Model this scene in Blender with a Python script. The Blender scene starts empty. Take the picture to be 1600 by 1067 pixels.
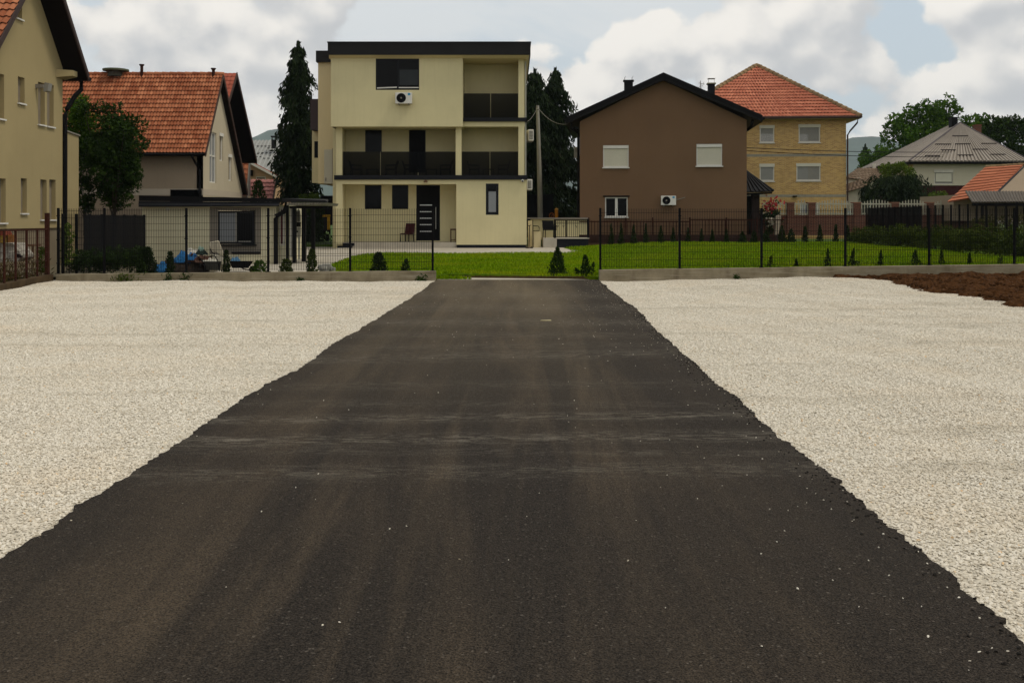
import bpy, math, random
import numpy as np
from mathutils import Vector, Matrix

R = math.radians
rng = np.random.default_rng(7)
random.seed(7)
C = bpy.context.scene.collection
SC = bpy.context.scene

# ------------------------------------------------------------------ camera, sky, sun, exposure
F, CX, HY, H = 1600.0, 800.0, 343.0, 1.83          # focal length and principal point of the photo (px), eye height (m)
cam_d = bpy.data.cameras.new("camera")
cam = bpy.data.objects.new("camera", cam_d)
C.objects.link(cam)
cam.location = (0, 0, H)
cam.rotation_euler = (R(90), 0, 0)
cam_d.sensor_fit = 'HORIZONTAL'
cam_d.sensor_width = 36
cam_d.lens = 36 * F / 1600
cam_d.shift_y = -(533.5 - HY) / 1600
cam_d.clip_start = 0.05
cam_d.clip_end = 12000
SC.camera = cam

SUN_EL, SUN_AZ = 60, 105                            # azimuth clockwise from +Y
world = bpy.data.worlds.new("World")
SC.world = world
world.use_nodes = True


def build_sky(nt):
    N, L = nt.nodes, nt.links
    N.clear()

    def math_(op, a, b=None, c=None, clamp=False):
        n = N.new('ShaderNodeMath'); n.operation = op; n.use_clamp = clamp
        for k, v in enumerate((a, b, c)):
            if v is None: continue
            if isinstance(v, (int, float)): n.inputs[k].default_value = v
            else: L.new(v, n.inputs[k])
        return n.outputs[0]

    def maprange(v, a, b, lo=0, hi=1):
        n = N.new('ShaderNodeMapRange'); n.interpolation_type = 'SMOOTHSTEP'
        L.new(v, n.inputs[0])
        for k, x in zip((1, 2, 3, 4), (a, b, lo, hi)): n.inputs[k].default_value = x
        return n.outputs[0]

    def mix(f, a, b):
        n = N.new('ShaderNodeMix'); n.data_type = 'RGBA'
        if isinstance(f, (int, float)): n.inputs[0].default_value = f
        else: L.new(f, n.inputs[0])
        for k, v in ((6, a), (7, b)):
            if isinstance(v, tuple): n.inputs[k].default_value = (*v, 1)
            else: L.new(v, n.inputs[k])
        return n.outputs[2]

    out = N.new('ShaderNodeOutputWorld'); bg = N.new('ShaderNodeBackground')
    sky = N.new('ShaderNodeTexSky'); sky.sky_type = 'NISHITA'; sky.sun_disc = False
    sky.sun_elevation = R(SUN_EL); sky.sun_rotation = R(SUN_AZ)
    sky.air_density = 1.2; sky.dust_density = 2.0; sky.ozone_density = 1.0
    tc = N.new('ShaderNodeTexCoord')
    mp = N.new('ShaderNodeMapping'); mp.inputs['Scale'].default_value = (1, 1, 1.2)
    mp.inputs['Location'].default_value = (0.35, 0.1, 0.17)
    L.new(tc.outputs['Generated'], mp.inputs[0])

    def noise(scale, detail, rough, dist, offs=(0, 0, 0)):
        a = N.new('ShaderNodeVectorMath'); a.operation = 'ADD'
        L.new(mp.outputs[0], a.inputs[0]); a.inputs[1].default_value = offs
        n = N.new('ShaderNodeTexNoise'); L.new(a.outputs[0], n.inputs['Vector'])
        n.inputs['Scale'].default_value = scale; n.inputs['Detail'].default_value = detail
        n.inputs['Roughness'].default_value = rough; n.inputs['Distortion'].default_value = dist
        return n.outputs[0]

    def puffs(scale, warp, offs):
        w = noise(scale * .8, 5, .55, 0, (offs[0] + 5, offs[1], offs[2]))
        N_ = nt.nodes[-1]
        wv = N.new('ShaderNodeMix'); wv.data_type = 'VECTOR'; wv.inputs[0].default_value = warp
        a = N.new('ShaderNodeVectorMath'); a.operation = 'ADD'; L.new(mp.outputs[0], a.inputs[0]); a.inputs[1].default_value = offs
        L.new(a.outputs[0], wv.inputs[4]); L.new(N_.outputs['Color'], wv.inputs[5])
        v = N.new('ShaderNodeTexVoronoi'); v.feature = 'SMOOTH_F1'; v.inputs['Smoothness'].default_value = .35
        v.inputs['Scale'].default_value = scale; L.new(wv.outputs[1], v.inputs['Vector'])
        return math_('SUBTRACT', 1.0, v.outputs['Distance'])

    def heap(offs):                                 # height field of the cumulus: big masses, lobes, small lobes
        g = noise(5.6, 3, .5, 0.1, offs)
        d = math_('MULTIPLY', g, 1.15)
        d = math_('ADD', d, math_('MULTIPLY', puffs(13, .05, offs), .30))
        d = math_('ADD', d, math_('MULTIPLY', puffs(34, .03, offs), .13))
        return math_('ADD', d, math_('MULTIPLY', noise(40, 4, .6, 0, offs), .10))

    d0 = heap((0, 0, 0))
    d1 = heap((-.012, 0, .024))                     # a little towards the light
    cover = maprange(d0, 0.775, 0.825)
    lit = math_('MULTIPLY_ADD', math_('SUBTRACT', d0, d1), 3.4, 0.46)
    lit = math_('SUBTRACT', lit, math_('MULTIPLY', maprange(d0, 0.88, 1.15), 0.30), clamp=True)
    cloud = mix(maprange(lit, 0.05, 0.85), (4.9, 4.98, 5.06), (8.1, 7.75, 7.2))
    veil = maprange(noise(3.0, 6, .6, .6, (8.3, 2.2, 1.0)), .42, .62)
    gap = mix(0.80, sky.outputs[0], (5.1, 5.75, 6.2))
    gap = mix(math_('MULTIPLY', veil, .75), gap, (6.5, 6.6, 6.55))
    col = mix(cover, gap, cloud)
    L.new(col, bg.inputs[0]); bg.inputs[1].default_value = 0.10
    L.new(bg.outputs[0], out.inputs[0])


build_sky(world.node_tree)
sun_d = bpy.data.lights.new("sun", 'SUN')
sun_d.energy = 1.3
sun_d.angle = R(12)
sun_d.color = (1.0, 0.92, 0.78)
sun = bpy.data.objects.new("sun", sun_d)
C.objects.link(sun)
sd = Vector((math.sin(R(SUN_AZ)) * math.cos(R(SUN_EL)), math.cos(R(SUN_AZ)) * math.cos(R(SUN_EL)), math.sin(R(SUN_EL))))
sun.rotation_euler = sd.to_track_quat('Z', 'Y').to_euler()
SC.view_settings.view_transform = 'Standard'
SC.view_settings.look = 'None'
SC.view_settings.exposure = 0.3
SC.view_settings.gamma = 1.0
SC.cycles.max_bounces = 6
SC.cycles.diffuse_bounces = 3
SC.cycles.glossy_bounces = 2
SC.cycles.transparent_max_bounces = 12
SC.cycles.volume_bounces = 0


# ------------------------------------------------------------------ helpers
def PX(px, Y): return (px - CX) * Y / F
def PZ(py, Y): return H + (HY - py) * Y / F
def P(px, py, Y): return Vector((PX(px, Y), Y, PZ(py, Y)))
def ss(a, b, x):
    t = np.clip((x - a) / (b - a), 0, 1)
    return t * t * (3 - 2 * t)


def lawn_z(x, y):
    r = ss(2, 8, x)
    front = .125 + .235 * r + .08 * ss(8, 15, x)
    back = .34 + .25 * r
    t = np.clip((y - 30.7) / 23.3, 0, 1)
    return front + (back - front) * t


MATS = {}


def node_mat(name):
    m = bpy.data.materials.new(name)
    m.use_nodes = True
    nt = m.node_tree
    b = nt.nodes['Principled BSDF']
    return m, nt, b


def scl(c, k): return tuple(min(1.0, max(0.0, x * k)) for x in c)


def ramp2(nt, fac, c0, c1, p0=0.3, p1=0.7):
    r = nt.nodes.new('ShaderNodeValToRGB')
    r.color_ramp.elements[0].position = p0; r.color_ramp.elements[1].position = p1
    r.color_ramp.elements[0].color = (*c0, 1); r.color_ramp.elements[1].color = (*c1, 1)
    nt.links.new(fac, r.inputs[0])
    return r.outputs[0]


def tex_noise(nt, scale, detail=4, rough=.55, vec=None, dist=0.0):
    n = nt.nodes.new('ShaderNodeTexNoise')
    n.inputs['Scale'].default_value = scale; n.inputs['Detail'].default_value = detail
    n.inputs['Roughness'].default_value = rough; n.inputs['Distortion'].default_value = dist
    if vec is not None: nt.links.new(vec, n.inputs['Vector'])
    return n.outputs[0]


def coords(nt, scale=(1, 1, 1), kind='Object', loc=(0, 0, 0), rot=(0, 0, 0)):
    t = nt.nodes.new('ShaderNodeTexCoord'); m = nt.nodes.new('ShaderNodeMapping')
    m.inputs['Scale'].default_value = scale; m.inputs['Location'].default_value = loc; m.inputs['Rotation'].default_value = rot
    nt.links.new(t.outputs[kind], m.inputs[0])
    return m.outputs[0]


def mixc(nt, f, a, b, blend='MIX'):
    n = nt.nodes.new('ShaderNodeMix'); n.data_type = 'RGBA'; n.blend_type = blend
    if isinstance(f, (int, float)): n.inputs[0].default_value = f
    else: nt.links.new(f, n.inputs[0])
    for k, v in ((6, a), (7, b)):
        if isinstance(v, tuple): n.inputs[k].default_value = (*v, 1)
        else: nt.links.new(v, n.inputs[k])
    return n.outputs[2]


def add_bump(nt, b, h, strength=.3, dist=.02):
    n = nt.nodes.new('ShaderNodeBump'); n.inputs['Strength'].default_value = strength; n.inputs['Distance'].default_value = dist
    nt.links.new(h, n.inputs['Height']); nt.links.new(n.outputs[0], b.inputs['Normal'])


def M(name, col, rough=.8, var=.14, scale=1.5, bump=0.0, bscale=60, metal=0.0, spec=.12, streak=0.0):
    """plain surface with broad tone variation, a fine grain and optional vertical weather streaks"""
    if name in MATS: return MATS[name]
    m, nt, b = node_mat(name)
    v = coords(nt)
    n = tex_noise(nt, scale, 5, .6, v)
    c = ramp2(nt, n, scl(col, 1 - var), scl(col, 1 + var))
    if streak:
        v2 = coords(nt, (7, 7, .35))
        s = tex_noise(nt, 1.0, 4, .6, v2)
        mr = nt.nodes.new('ShaderNodeMapRange'); nt.links.new(s, mr.inputs[0])
        mr.inputs[1].default_value = .52; mr.inputs[2].default_value = .75; mr.inputs[4].default_value = streak
        c = mixc(nt, mr.outputs[0], c, scl(col, .55))
    nt.links.new(c, b.inputs['Base Color'])
    b.inputs['Roughness'].default_value = rough; b.inputs['Metallic'].default_value = metal
    b.inputs['Specular IOR Level'].default_value = spec
    if bump: add_bump(nt, b, tex_noise(nt, bscale, 3, .6, v), bump, .01)
    MATS[name] = m
    return m


def island_mat(name, c0, c1, rough=.75, transl=0.0, extra=None, spec=.07):
    """each leaf or tile takes its own tone between two colours"""
    if name in MATS: return MATS[name]
    m, nt, b = node_mat(name)
    g = nt.nodes.new('ShaderNodeNewGeometry')
    c = ramp2(nt, g.outputs['Random Per Island'], c0, c1, 0, 1)
    n = tex_noise(nt, .9, 3, .6, coords(nt))
    c = mixc(nt, n, scl(c0, .8), c)
    if extra:
        c = mixc(nt, tex_noise(nt, extra[1], 4, .6, coords(nt, loc=(3, 5, 1))), c, c)
    nt.links.new(c, b.inputs['Base Color']); b.inputs['Roughness'].default_value = rough
    b.inputs['Specular IOR Level'].default_value = spec
    if transl:
        t = nt.nodes.new('ShaderNodeBsdfTranslucent'); nt.links.new(c, t.inputs[0])
        ms = nt.nodes.new('ShaderNodeMixShader'); ms.inputs[0].default_value = transl
        o = nt.nodes['Material Output']
        nt.links.new(b.outputs[0], ms.inputs[1]); nt.links.new(t.outputs[0], ms.inputs[2]); nt.links.new(ms.outputs[0], o.inputs[0])
    MATS[name] = m
    return m


def glass_mat(name, col=(.008, .009, .01), rough=.06, spec=.5):
    if name in MATS: return MATS[name]
    m, nt, b = node_mat(name)
    b.inputs['Base Color'].default_value = (*col, 1); b.inputs['Roughness'].default_value = rough
    b.inputs['Specular IOR Level'].default_value = spec
    n = tex_noise(nt, .8, 2, .5, coords(nt))
    add_bump(nt, b, n, .04, .05)
    MATS[name] = m
    return m


def tinted_glass(name, tint=(.34, .34, .33)):
    m, nt, b = node_mat(name)
    t = nt.nodes.new('ShaderNodeBsdfTransparent'); t.inputs[0].default_value = (*tint, 1)
    b.inputs['Base Color'].default_value = (.006, .0065, .0075, 1); b.inputs['Roughness'].default_value = .08
    ms = nt.nodes.new('ShaderNodeMixShader'); ms.inputs[0].default_value = .80; b.inputs['Specular IOR Level'].default_value = .1
    o = nt.nodes['Material Output']
    nt.links.new(b.outputs[0], ms.inputs[1]); nt.links.new(t.outputs[0], ms.inputs[2]); nt.links.new(ms.outputs[0], o.inputs[0])
    MATS[name] = m
    return m


OFF = {}                                            # world offset of each parent, so parts can be drawn in world metres


def tag(o, label=None, cat=None, group=None, kind=None):
    if label: o['label'] = label
    if cat: o['category'] = cat
    if group: o['group'] = group
    if kind: o['kind'] = kind
    return o


def thing(name, label, cat, loc=(0, 0, 0), rz=0.0, group=None, local=False):
    o = bpy.data.objects.new(name, None); C.objects.link(o)
    o.empty_display_size = .2
    o.location = loc; o.rotation_euler = (0, 0, rz)
    OFF[o.name] = Vector((0, 0, 0)) if local else Vector(loc)
    return tag(o, label, cat, group)


class MB:
    def __init__(s): s.v = []; s.f = []

    def box(s, x0, x1, y0, y1, z0, z1):
        b = len(s.v)
        for z in (z0, z1):
            s.v += [(x0, y0, z), (x1, y0, z), (x1, y1, z), (x0, y1, z)]
        s.f += [(b, b + 3, b + 2, b + 1), (b + 4, b + 5, b + 6, b + 7)]
        for i in range(4):
            j = (i + 1) % 4
            s.f.append((b + i, b + j, b + 4 + j, b + 4 + i))
        return s

    def pbox(s, px0, px1, py0, py1, Y, d):
        """box whose front face at distance Y fills that pixel rectangle, d metres deep"""
        return s.box(PX(px0, Y), PX(px1, Y), Y, Y + d, PZ(py1, Y), PZ(py0, Y))

    def hexa(s, pts):
        b = len(s.v); s.v += [tuple(p) for p in pts]
        s.f += [(b, b + 3, b + 2, b + 1), (b + 4, b + 5, b + 6, b + 7)]
        for i in range(4):
            j = (i + 1) % 4
            s.f.append((b + i, b + j, b + 4 + j, b + 4 + i))
        return s

    def slab(s, pts, thick):
        """polygon extruded by a vector"""
        n = len(pts); b = len(s.v); t = Vector(thick)
        s.v += [tuple(p) for p in pts] + [tuple(Vector(p) + t) for p in pts]
        s.f += [tuple(range(b + n - 1, b - 1, -1)), tuple(range(b + n, b + 2 * n))]
        for i in range(n):
            j = (i + 1) % n
            s.f.append((b + i, b + j, b + n + j, b + n + i))
        return s

    def poly(s, pts):
        b = len(s.v); s.v += [tuple(p) for p in pts]; s.f.append(tuple(range(b, b + len(pts))))
        return s

    def tube(s, path, r, n=8, cap=True):
        path = [Vector(p) for p in path]
        rs = r if isinstance(r, (list, tuple)) else [r] * len(path)
        b = len(s.v)
        for i, p in enumerate(path):
            d = (path[min(i + 1, len(path) - 1)] - path[max(i - 1, 0)])
            d = d.normalized() if d.length > 1e-9 else Vector((0, 0, 1))
            a = d.cross(Vector((0, 0, 1)) if abs(d.z) < .95 else Vector((1, 0, 0))).normalized()
            c = d.cross(a)
            for k in range(n):
                t = 2 * math.pi * k / n
                s.v.append(tuple(p + (a * math.cos(t) + c * math.sin(t)) * rs[i]))
        for i in range(len(path) - 1):
            for k in range(n):
                k2 = (k + 1) % n
                s.f.append((b + i * n + k, b + i * n + k2, b + (i + 1) * n + k2, b + (i + 1) * n + k))
        if cap:
            s.f.append(tuple(b + k for k in range(n - 1, -1, -1)))
            e = b + (len(path) - 1) * n
            s.f.append(tuple(e + k for k in range(n)))
        return s

    def disc(s, c, r, axis=(0, -1, 0), n=24, d=.01):
        a = Vector(axis).normalized()
        return s.tube([Vector(c), Vector(c) + a * d], r, n)

    def build(s, name, mat, parent=None, bevel=0.0, smooth=False):
        me = bpy.data.meshes.new(name)
        off = OFF.get(parent.name, Vector((0, 0, 0))) if parent is not None else Vector((0, 0, 0))
        va = np.array(s.v, dtype=float) - np.array(off)
        me.from_pydata(va.tolist(), [], s.f)
        me.materials.append(mat)
        me.update()
        o = bpy.data.objects.new(name, me); C.objects.link(o)
        if parent is not None:
            o.parent = parent; OFF[o.name] = off
        if bevel:
            md = o.modifiers.new('bevel', 'BEVEL'); md.width = bevel; md.segments = 2; md.limit_method = 'ANGLE'
        if smooth:
            for p in me.polygons: p.use_smooth = True
        return o


def wall(mb, fn, u0, u1, v0, v1, holes=(), depth=.12, top=None, extra_u=(), thick=.25):
    """wall with real openings: fn(u, v, w) -> point, w runs into the wall; top(u) trims a gable"""
    top = top or (lambda u: v1)
    us = sorted(set([u0, u1, *extra_u] + [h[0] for h in holes] + [h[1] for h in holes]))
    vs = sorted(set([v0] + [h[2] for h in holes] + [h[3] for h in holes]))
    def quad(*pts):
        mb.poly([fn(*p) for p in pts])
    for ua, ub in zip(us[:-1], us[1:]):
        um = (ua + ub) / 2
        ta, tb = top(ua), top(ub)
        cuts = [v for v in vs if v < min(ta, tb) - 1e-6]
        for va, vb in zip(cuts[:-1], cuts[1:]):
            vm = (va + vb) / 2
            if any(h[0] < um < h[1] and h[2] < vm < h[3] for h in holes): continue
            quad((ua, va, 0), (ub, va, 0), (ub, vb, 0), (ua, vb, 0))
        va = cuts[-1]
        quad((ua, va, 0), (ub, va, 0), (ub, tb, 0), (ua, ta, 0))
    for a, b, c, d in holes:
        w = depth
        quad((a, c, 0), (a, d, 0), (a, d, w), (a, c, w)); quad((b, d, 0), (b, c, 0), (b, c, w), (b, d, w))
        quad((a, d, 0), (b, d, 0), (b, d, w), (a, d, w)); quad((b, c, 0), (a, c, 0), (a, c, w), (b, c, w))
    quad((u0, v0, 0), (u0, top(u0), 0), (u0, top(u0), thick), (u0, v0, thick))
    quad((u1, top(u1), 0), (u1, v0, 0), (u1, v0, thick), (u1, top(u1), thick))
    return mb


def front(Y):
    return lambda u, v, w: (u, Y + w, v)


def rows_mesh(name, Ys, xl, xr, nx, zf, mat, parent=None, skirt=0.0):
    """sheet built row by row between two edge curves"""
    v = []; f = []
    for y in Ys:
        a, b = xl(y), xr(y)
        for i in range(nx + 1):
            x = a + (b - a) * i / nx
            v.append((x, y, float(zf(x, y))))
    n = nx + 1
    for j in range(len(Ys) - 1):
        for i in range(nx):
            f.append((j * n + i, j * n + i + 1, (j + 1) * n + i + 1, (j + 1) * n + i))
    if skirt:
        for col, flip in ((0, 0), (nx, 1)):
            base = len(v)
            for j, y in enumerate(Ys):
                p = v[j * n + col]; v.append((p[0], p[1], p[2] - skirt))
            for j in range(len(Ys) - 1):
                q = (j * n + col, (j + 1) * n + col, base + j + 1, base + j)
                f.append(q if not flip else q[::-1])
        for rw, flip in ((0, 1), (len(Ys) - 1, 0)):
            base = len(v)
            for i in range(n):
                p = v[rw * n + i]; v.append((p[0], p[1], p[2] - skirt))
            for i in range(nx):
                q = (rw * n + i, rw * n + i + 1, base + i + 1, base + i)
                f.append(q[::-1] if flip else q)
    m = MB(); m.v = v; m.f = f
    return m.build(name, mat, parent)


def quads_obj(name, Q, mat, parent=None, origin=(0, 0, 0)):
    """many loose leaf faces, Q has shape (n, 4, 3)"""
    Q = np.asarray(Q, dtype=np.float32)
    off = OFF.get(parent.name, Vector((0, 0, 0))) if parent is not None else Vector(origin)
    n = len(Q)
    me = bpy.data.meshes.new(name)
    me.vertices.add(n * 4); me.loops.add(n * 4); me.polygons.add(n)
    me.vertices.foreach_set('co', (Q - np.array(off, dtype=np.float32)).reshape(-1))
    me.loops.foreach_set('vertex_index', np.arange(n * 4, dtype=np.int32))
    me.polygons.foreach_set('loop_start', np.arange(0, n * 4, 4, dtype=np.int32))
    me.polygons.foreach_set('loop_total', np.full(n, 4, dtype=np.int32))
    me.materials.append(mat)
    me.update(calc_edges=True); me.validate()
    o = bpy.data.objects.new(name, me); C.objects.link(o)
    if parent is not None: o.parent = parent
    else: o.location = origin
    return o


def unit(a): return a / np.maximum(np.linalg.norm(a, axis=-1, keepdims=True), 1e-9)


def leaves(cen, size, asp=.5, axis=None, jitter=.6, r=None):
    """rhombic leaf faces at the given centres"""
    r = r or rng
    n = len(cen)
    a = unit(r.normal(size=(n, 3)))
    if axis is not None: a = unit(np.asarray(axis) + jitter * r.normal(size=(n, 3)))
    b = unit(np.cross(a, unit(r.normal(size=(n, 3)))))
    s = (size * r.uniform(.6, 1.3, n))[:, None]
    return np.stack([cen - a * s, cen + b * s * asp, cen + a * s, cen - b * s * asp], axis=1)


def tile_roof(name, parent, e0, e1, r0, r1, rows, tw, mat, amp=.03, lift=.035, prof='wave', seg=4):
    """courses of roof tiles from the eave e0-e1 up to the ridge r0-r1, every tile a loose piece with its own tone"""
    e0, e1, r0, r1 = (Vector(p) for p in (e0, e1, r0, r1))
    n = (e1 - e0).cross((r0 + r1) * .5 - (e0 + e1) * .5).normalized()
    mb = MB()
    for i in range(rows):
        t0, t1 = i / rows, min(1, (i + 1.12) / rows)
        l0, q0 = e0.lerp(r0, t0), e1.lerp(r1, t0)
        l1, q1 = e0.lerp(r0, t1), e1.lerp(r1, t1)
        cnt = max(1, round((l0 - q0).length / tw))
        for j in range(cnt):
            b = len(mb.v)
            wob = random.uniform(-.006, .006) if lift else 0
            for k in range(seg + 1):
                fr = (j + k / seg * .985) / cnt
                ph = k / seg
                h = amp * (math.sin(math.pi * min(1, ph * 1.25)) if prof == 'wave' else (1 if .2 < ph < .8 else 0))
                lo = l0.lerp(q0, fr) + n * (h + lift + wob)
                mb.v.append(tuple(lo - n * .014))
                mb.v.append(tuple(lo))
                mb.v.append(tuple(l1.lerp(q1, fr) + n * h))
            for k in range(seg):
                a = b + k * 3
                mb.f.append((a, a + 3, a + 4, a + 1)); mb.f.append((a + 1, a + 4, a + 5, a + 2))
    mb.poly([p - n * .03 for p in ((e0, e1, r1, r0) if (r0 - r1).length > .01 else (e0, e1, r1))])
    return mb.build(name, mat, parent)


def ridge_caps(name, parent, a, b, mat, r=.13, step=.36):
    a, b = Vector(a), Vector(b)
    n = max(1, int((b - a).length / step)); mb = MB()
    for i in range(n):
        p, q = a.lerp(b, i / n), a.lerp(b, (i + 1.15) / n)
        mb.tube([p, q], [r * 1.15, r * .85], 8)
    return mb.build(name, mat, parent)


def copy_tree(o, parent=None):
    c = o.copy(); C.objects.link(c)
    if parent is not None: c.parent = parent
    for ch in [x for x in o.children]: copy_tree(ch, c)
    return c


ORD = ["first", "second", "third", "fourth", "fifth", "sixth", "seventh", "eighth", "ninth", "tenth", "eleventh", "twelfth", "thirteenth"]

# ------------------------------------------------------------------ surface materials
def asphalt_mat():
    m, nt, b = node_mat("asphalt")
    L = nt.links
    v = coords(nt)
    grain = nt.nodes.new('ShaderNodeTexVoronoi'); grain.inputs['Scale'].default_value = 85
    L.new(v, grain.inputs['Vector'])
    g2 = tex_noise(nt, 125, 4, .75, v)
    base = ramp2(nt, g2, (.0045, .0035, .0026), (.050, .040, .031), .40, .62)
    speck = ramp2(nt, grain.outputs['Color'], (0, 0, 0), (1, 1, 1), .86, .97)
    base = mixc(nt, speck, base, (.11, .095, .078))
    # brown dust lying in long wheel tracks
    tr = tex_noise(nt, 1.0, 5, .62, coords(nt, (1.8, .10, 1), loc=(2.1, 0, 0), rot=(0, 0, R(1))), .8)
    patch = tex_noise(nt, .55, 4, .6, coords(nt, loc=(4, 1, 0)))
    k = nt.nodes.new('ShaderNodeMath'); k.operation = 'MULTIPLY'
    L.new(ramp2(nt, tr, (0, 0, 0), (1, 1, 1), .42, .62), k.inputs[0]); L.new(ramp2(nt, patch, (.30,) * 3, (1, 1, 1), .3, .65), k.inputs[1])
    # dust gets a little stronger up the drive
    sx = nt.nodes.new('ShaderNodeSeparateXYZ'); L.new(v, sx.inputs[0])
    up = nt.nodes.new('ShaderNodeMapRange'); L.new(sx.outputs[1], up.inputs[0])
    up.inputs[1].default_value = 3; up.inputs[2].default_value = 20; up.inputs[3].default_value = .72; up.inputs[4].default_value = .9
    k2 = nt.nodes.new('ShaderNodeMath'); k2.operation = 'MULTIPLY'; L.new(k.outputs[0], k2.inputs[0]); L.new(up.outputs[0], k2.inputs[1])
    sxx = nt.nodes.new('ShaderNodeMath'); sxx.operation = 'ADD'; L.new(sx.outputs[0], sxx.inputs[0]); sxx.inputs[1].default_value = .42
    axx = nt.nodes.new('ShaderNodeMath'); axx.operation = 'ABSOLUTE'; L.new(sxx.outputs[0], axx.inputs[0])
    mgn = nt.nodes.new('ShaderNodeMapRange'); mgn.interpolation_type = 'SMOOTHSTEP'; L.new(axx.outputs[0], mgn.inputs[0])
    mgn.inputs[1].default_value = 2.5; mgn.inputs[2].default_value = 1.3; mgn.inputs[3].default_value = .15; mgn.inputs[4].default_value = 1.0
    k3 = nt.nodes.new('ShaderNodeMath'); k3.operation = 'MULTIPLY'; L.new(k2.outputs[0], k3.inputs[0]); L.new(mgn.outputs[0], k3.inputs[1])
    gm = nt.nodes.new('ShaderNodeMath'); gm.operation = 'MULTIPLY'; L.new(k3.outputs[0], gm.inputs[0])
    L.new(ramp2(nt, g2, (.10,) * 3, (1, 1, 1), .38, .60), gm.inputs[1])
    c = mixc(nt, gm.outputs[0], base, (.112, .082, .052))
    fd = nt.nodes.new('ShaderNodeMapRange'); L.new(sx.outputs[1], fd.inputs[0])
    fd.inputs[1].default_value = 8; fd.inputs[2].default_value = 26; fd.inputs[3].default_value = .0; fd.inputs[4].default_value = .85
    fn_ = tex_noise(nt, 1.0, 5, .6, coords(nt, (.9, .10, 1), loc=(9, 3, 0)))
    fq = nt.nodes.new('ShaderNodeMath'); fq.operation = 'MULTIPLY'; L.new(fd.outputs[0], fq.inputs[0]); L.new(ramp2(nt, fn_, (.35,) * 3, (1, 1, 1), .3, .65), fq.inputs[1])
    # the dust keeps to the middle of the drive, the margins stay black
    ctr = nt.nodes.new('ShaderNodeMath'); ctr.operation = 'MULTIPLY_ADD'; L.new(sx.outputs[1], ctr.inputs[0]); ctr.inputs[1].default_value = .004; ctr.inputs[2].default_value = .40
    dx_ = nt.nodes.new('ShaderNodeMath'); dx_.operation = 'ADD'; L.new(sx.outputs[0], dx_.inputs[0]); L.new(ctr.outputs[0], dx_.inputs[1])
    ab_ = nt.nodes.new('ShaderNodeMath'); ab_.operation = 'ABSOLUTE'; L.new(dx_.outputs[0], ab_.inputs[0])
    mg = nt.nodes.new('ShaderNodeMapRange'); mg.interpolation_type = 'SMOOTHSTEP'; L.new(ab_.outputs[0], mg.inputs[0])
    mg.inputs[1].default_value = 2.5; mg.inputs[2].default_value = 1.2; mg.inputs[3].default_value = .25; mg.inputs[4].default_value = 1.0
    fq2 = nt.nodes.new('ShaderNodeMath'); fq2.operation = 'MULTIPLY'; L.new(fq.outputs[0], fq2.inputs[0]); L.new(mg.outputs[0], fq2.inputs[1])
    fq3 = nt.nodes.new('ShaderNodeMath'); fq3.operation = 'MULTIPLY'; L.new(fq2.outputs[0], fq3.inputs[0]); L.new(ramp2(nt, g2, (.45,) * 3, (1, 1, 1), .38, .60), fq3.inputs[1])
    c = mixc(nt, fq3.outputs[0], c, (.165, .130, .080))
    # pale grey scuffs across the drive
    acc = None
    for y0, wd, st, slope in ((7.35, .24, .50, -.04), (7.95, .16, .30, .02), (8.45, .22, .85, -.05), (9.35, .20, .80, -.06), (10.0, .18, .3, 0.02), (11.2, .3, .3, -.05), (13.6, .5, .6, -.16), (14.6, .35, .35, -.1), (16, .4, .4, 0), (18, .7, .6, .02), (21, .9, .5, .05), (24.5, 1.0, .5, .05)):
        s = nt.nodes.new('ShaderNodeMath'); s.operation = 'MULTIPLY_ADD'
        L.new(sx.outputs[0], s.inputs[0]); s.inputs[1].default_value = slope; L.new(sx.outputs[1], s.inputs[2])
        d = nt.nodes.new('ShaderNodeMath'); d.operation = 'SUBTRACT'; L.new(s.outputs[0], d.inputs[0]); d.inputs[1].default_value = y0
        a = nt.nodes.new('ShaderNodeMath'); a.operation = 'ABSOLUTE'; L.new(d.outputs[0], a.inputs[0])
        mr = nt.nodes.new('ShaderNodeMapRange'); mr.interpolation_type = 'SMOOTHSTEP'; L.new(a.outputs[0], mr.inputs[0])
        mr.inputs[1].default_value = wd * 1.7; mr.inputs[2].default_value = 0; mr.inputs[3].default_value = 0; mr.inputs[4].default_value = st
        if acc is None: acc = mr.outputs[0]
        else:
            q = nt.nodes.new('ShaderNodeMath'); q.operation = 'MAXIMUM'; L.new(acc, q.inputs[0]); L.new(mr.outputs[0], q.inputs[1]); acc = q.outputs[0]
    stn = tex_noise(nt, 1.0, 7, .72, coords(nt, (2.6, 9, 1), rot=(0, 0, R(-4))), 1.8)
    q = nt.nodes.new('ShaderNodeMath'); q.operation = 'MULTIPLY'; L.new(acc, q.inputs[0]); L.new(ramp2(nt, stn, (0, 0, 0), (1, 1, 1), .46, .70), q.inputs[1])
    q2 = nt.nodes.new('ShaderNodeMath'); q2.operation = 'MULTIPLY'; L.new(q.outputs[0], q2.inputs[0]); L.new(ramp2(nt, g2, (.30,) * 3, (1, 1, 1), .36, .54), q2.inputs[1])
    c = mixc(nt, q2.outputs[0], c, (.215, .190, .150))
    L.new(c, b.inputs['Base Color']); b.inputs['Roughness'].default_value = .92; b.inputs['Specular IOR Level'].default_value = .12
    add_bump(nt, b, grain.outputs['Distance'], .9, .012)
    return m


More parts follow.
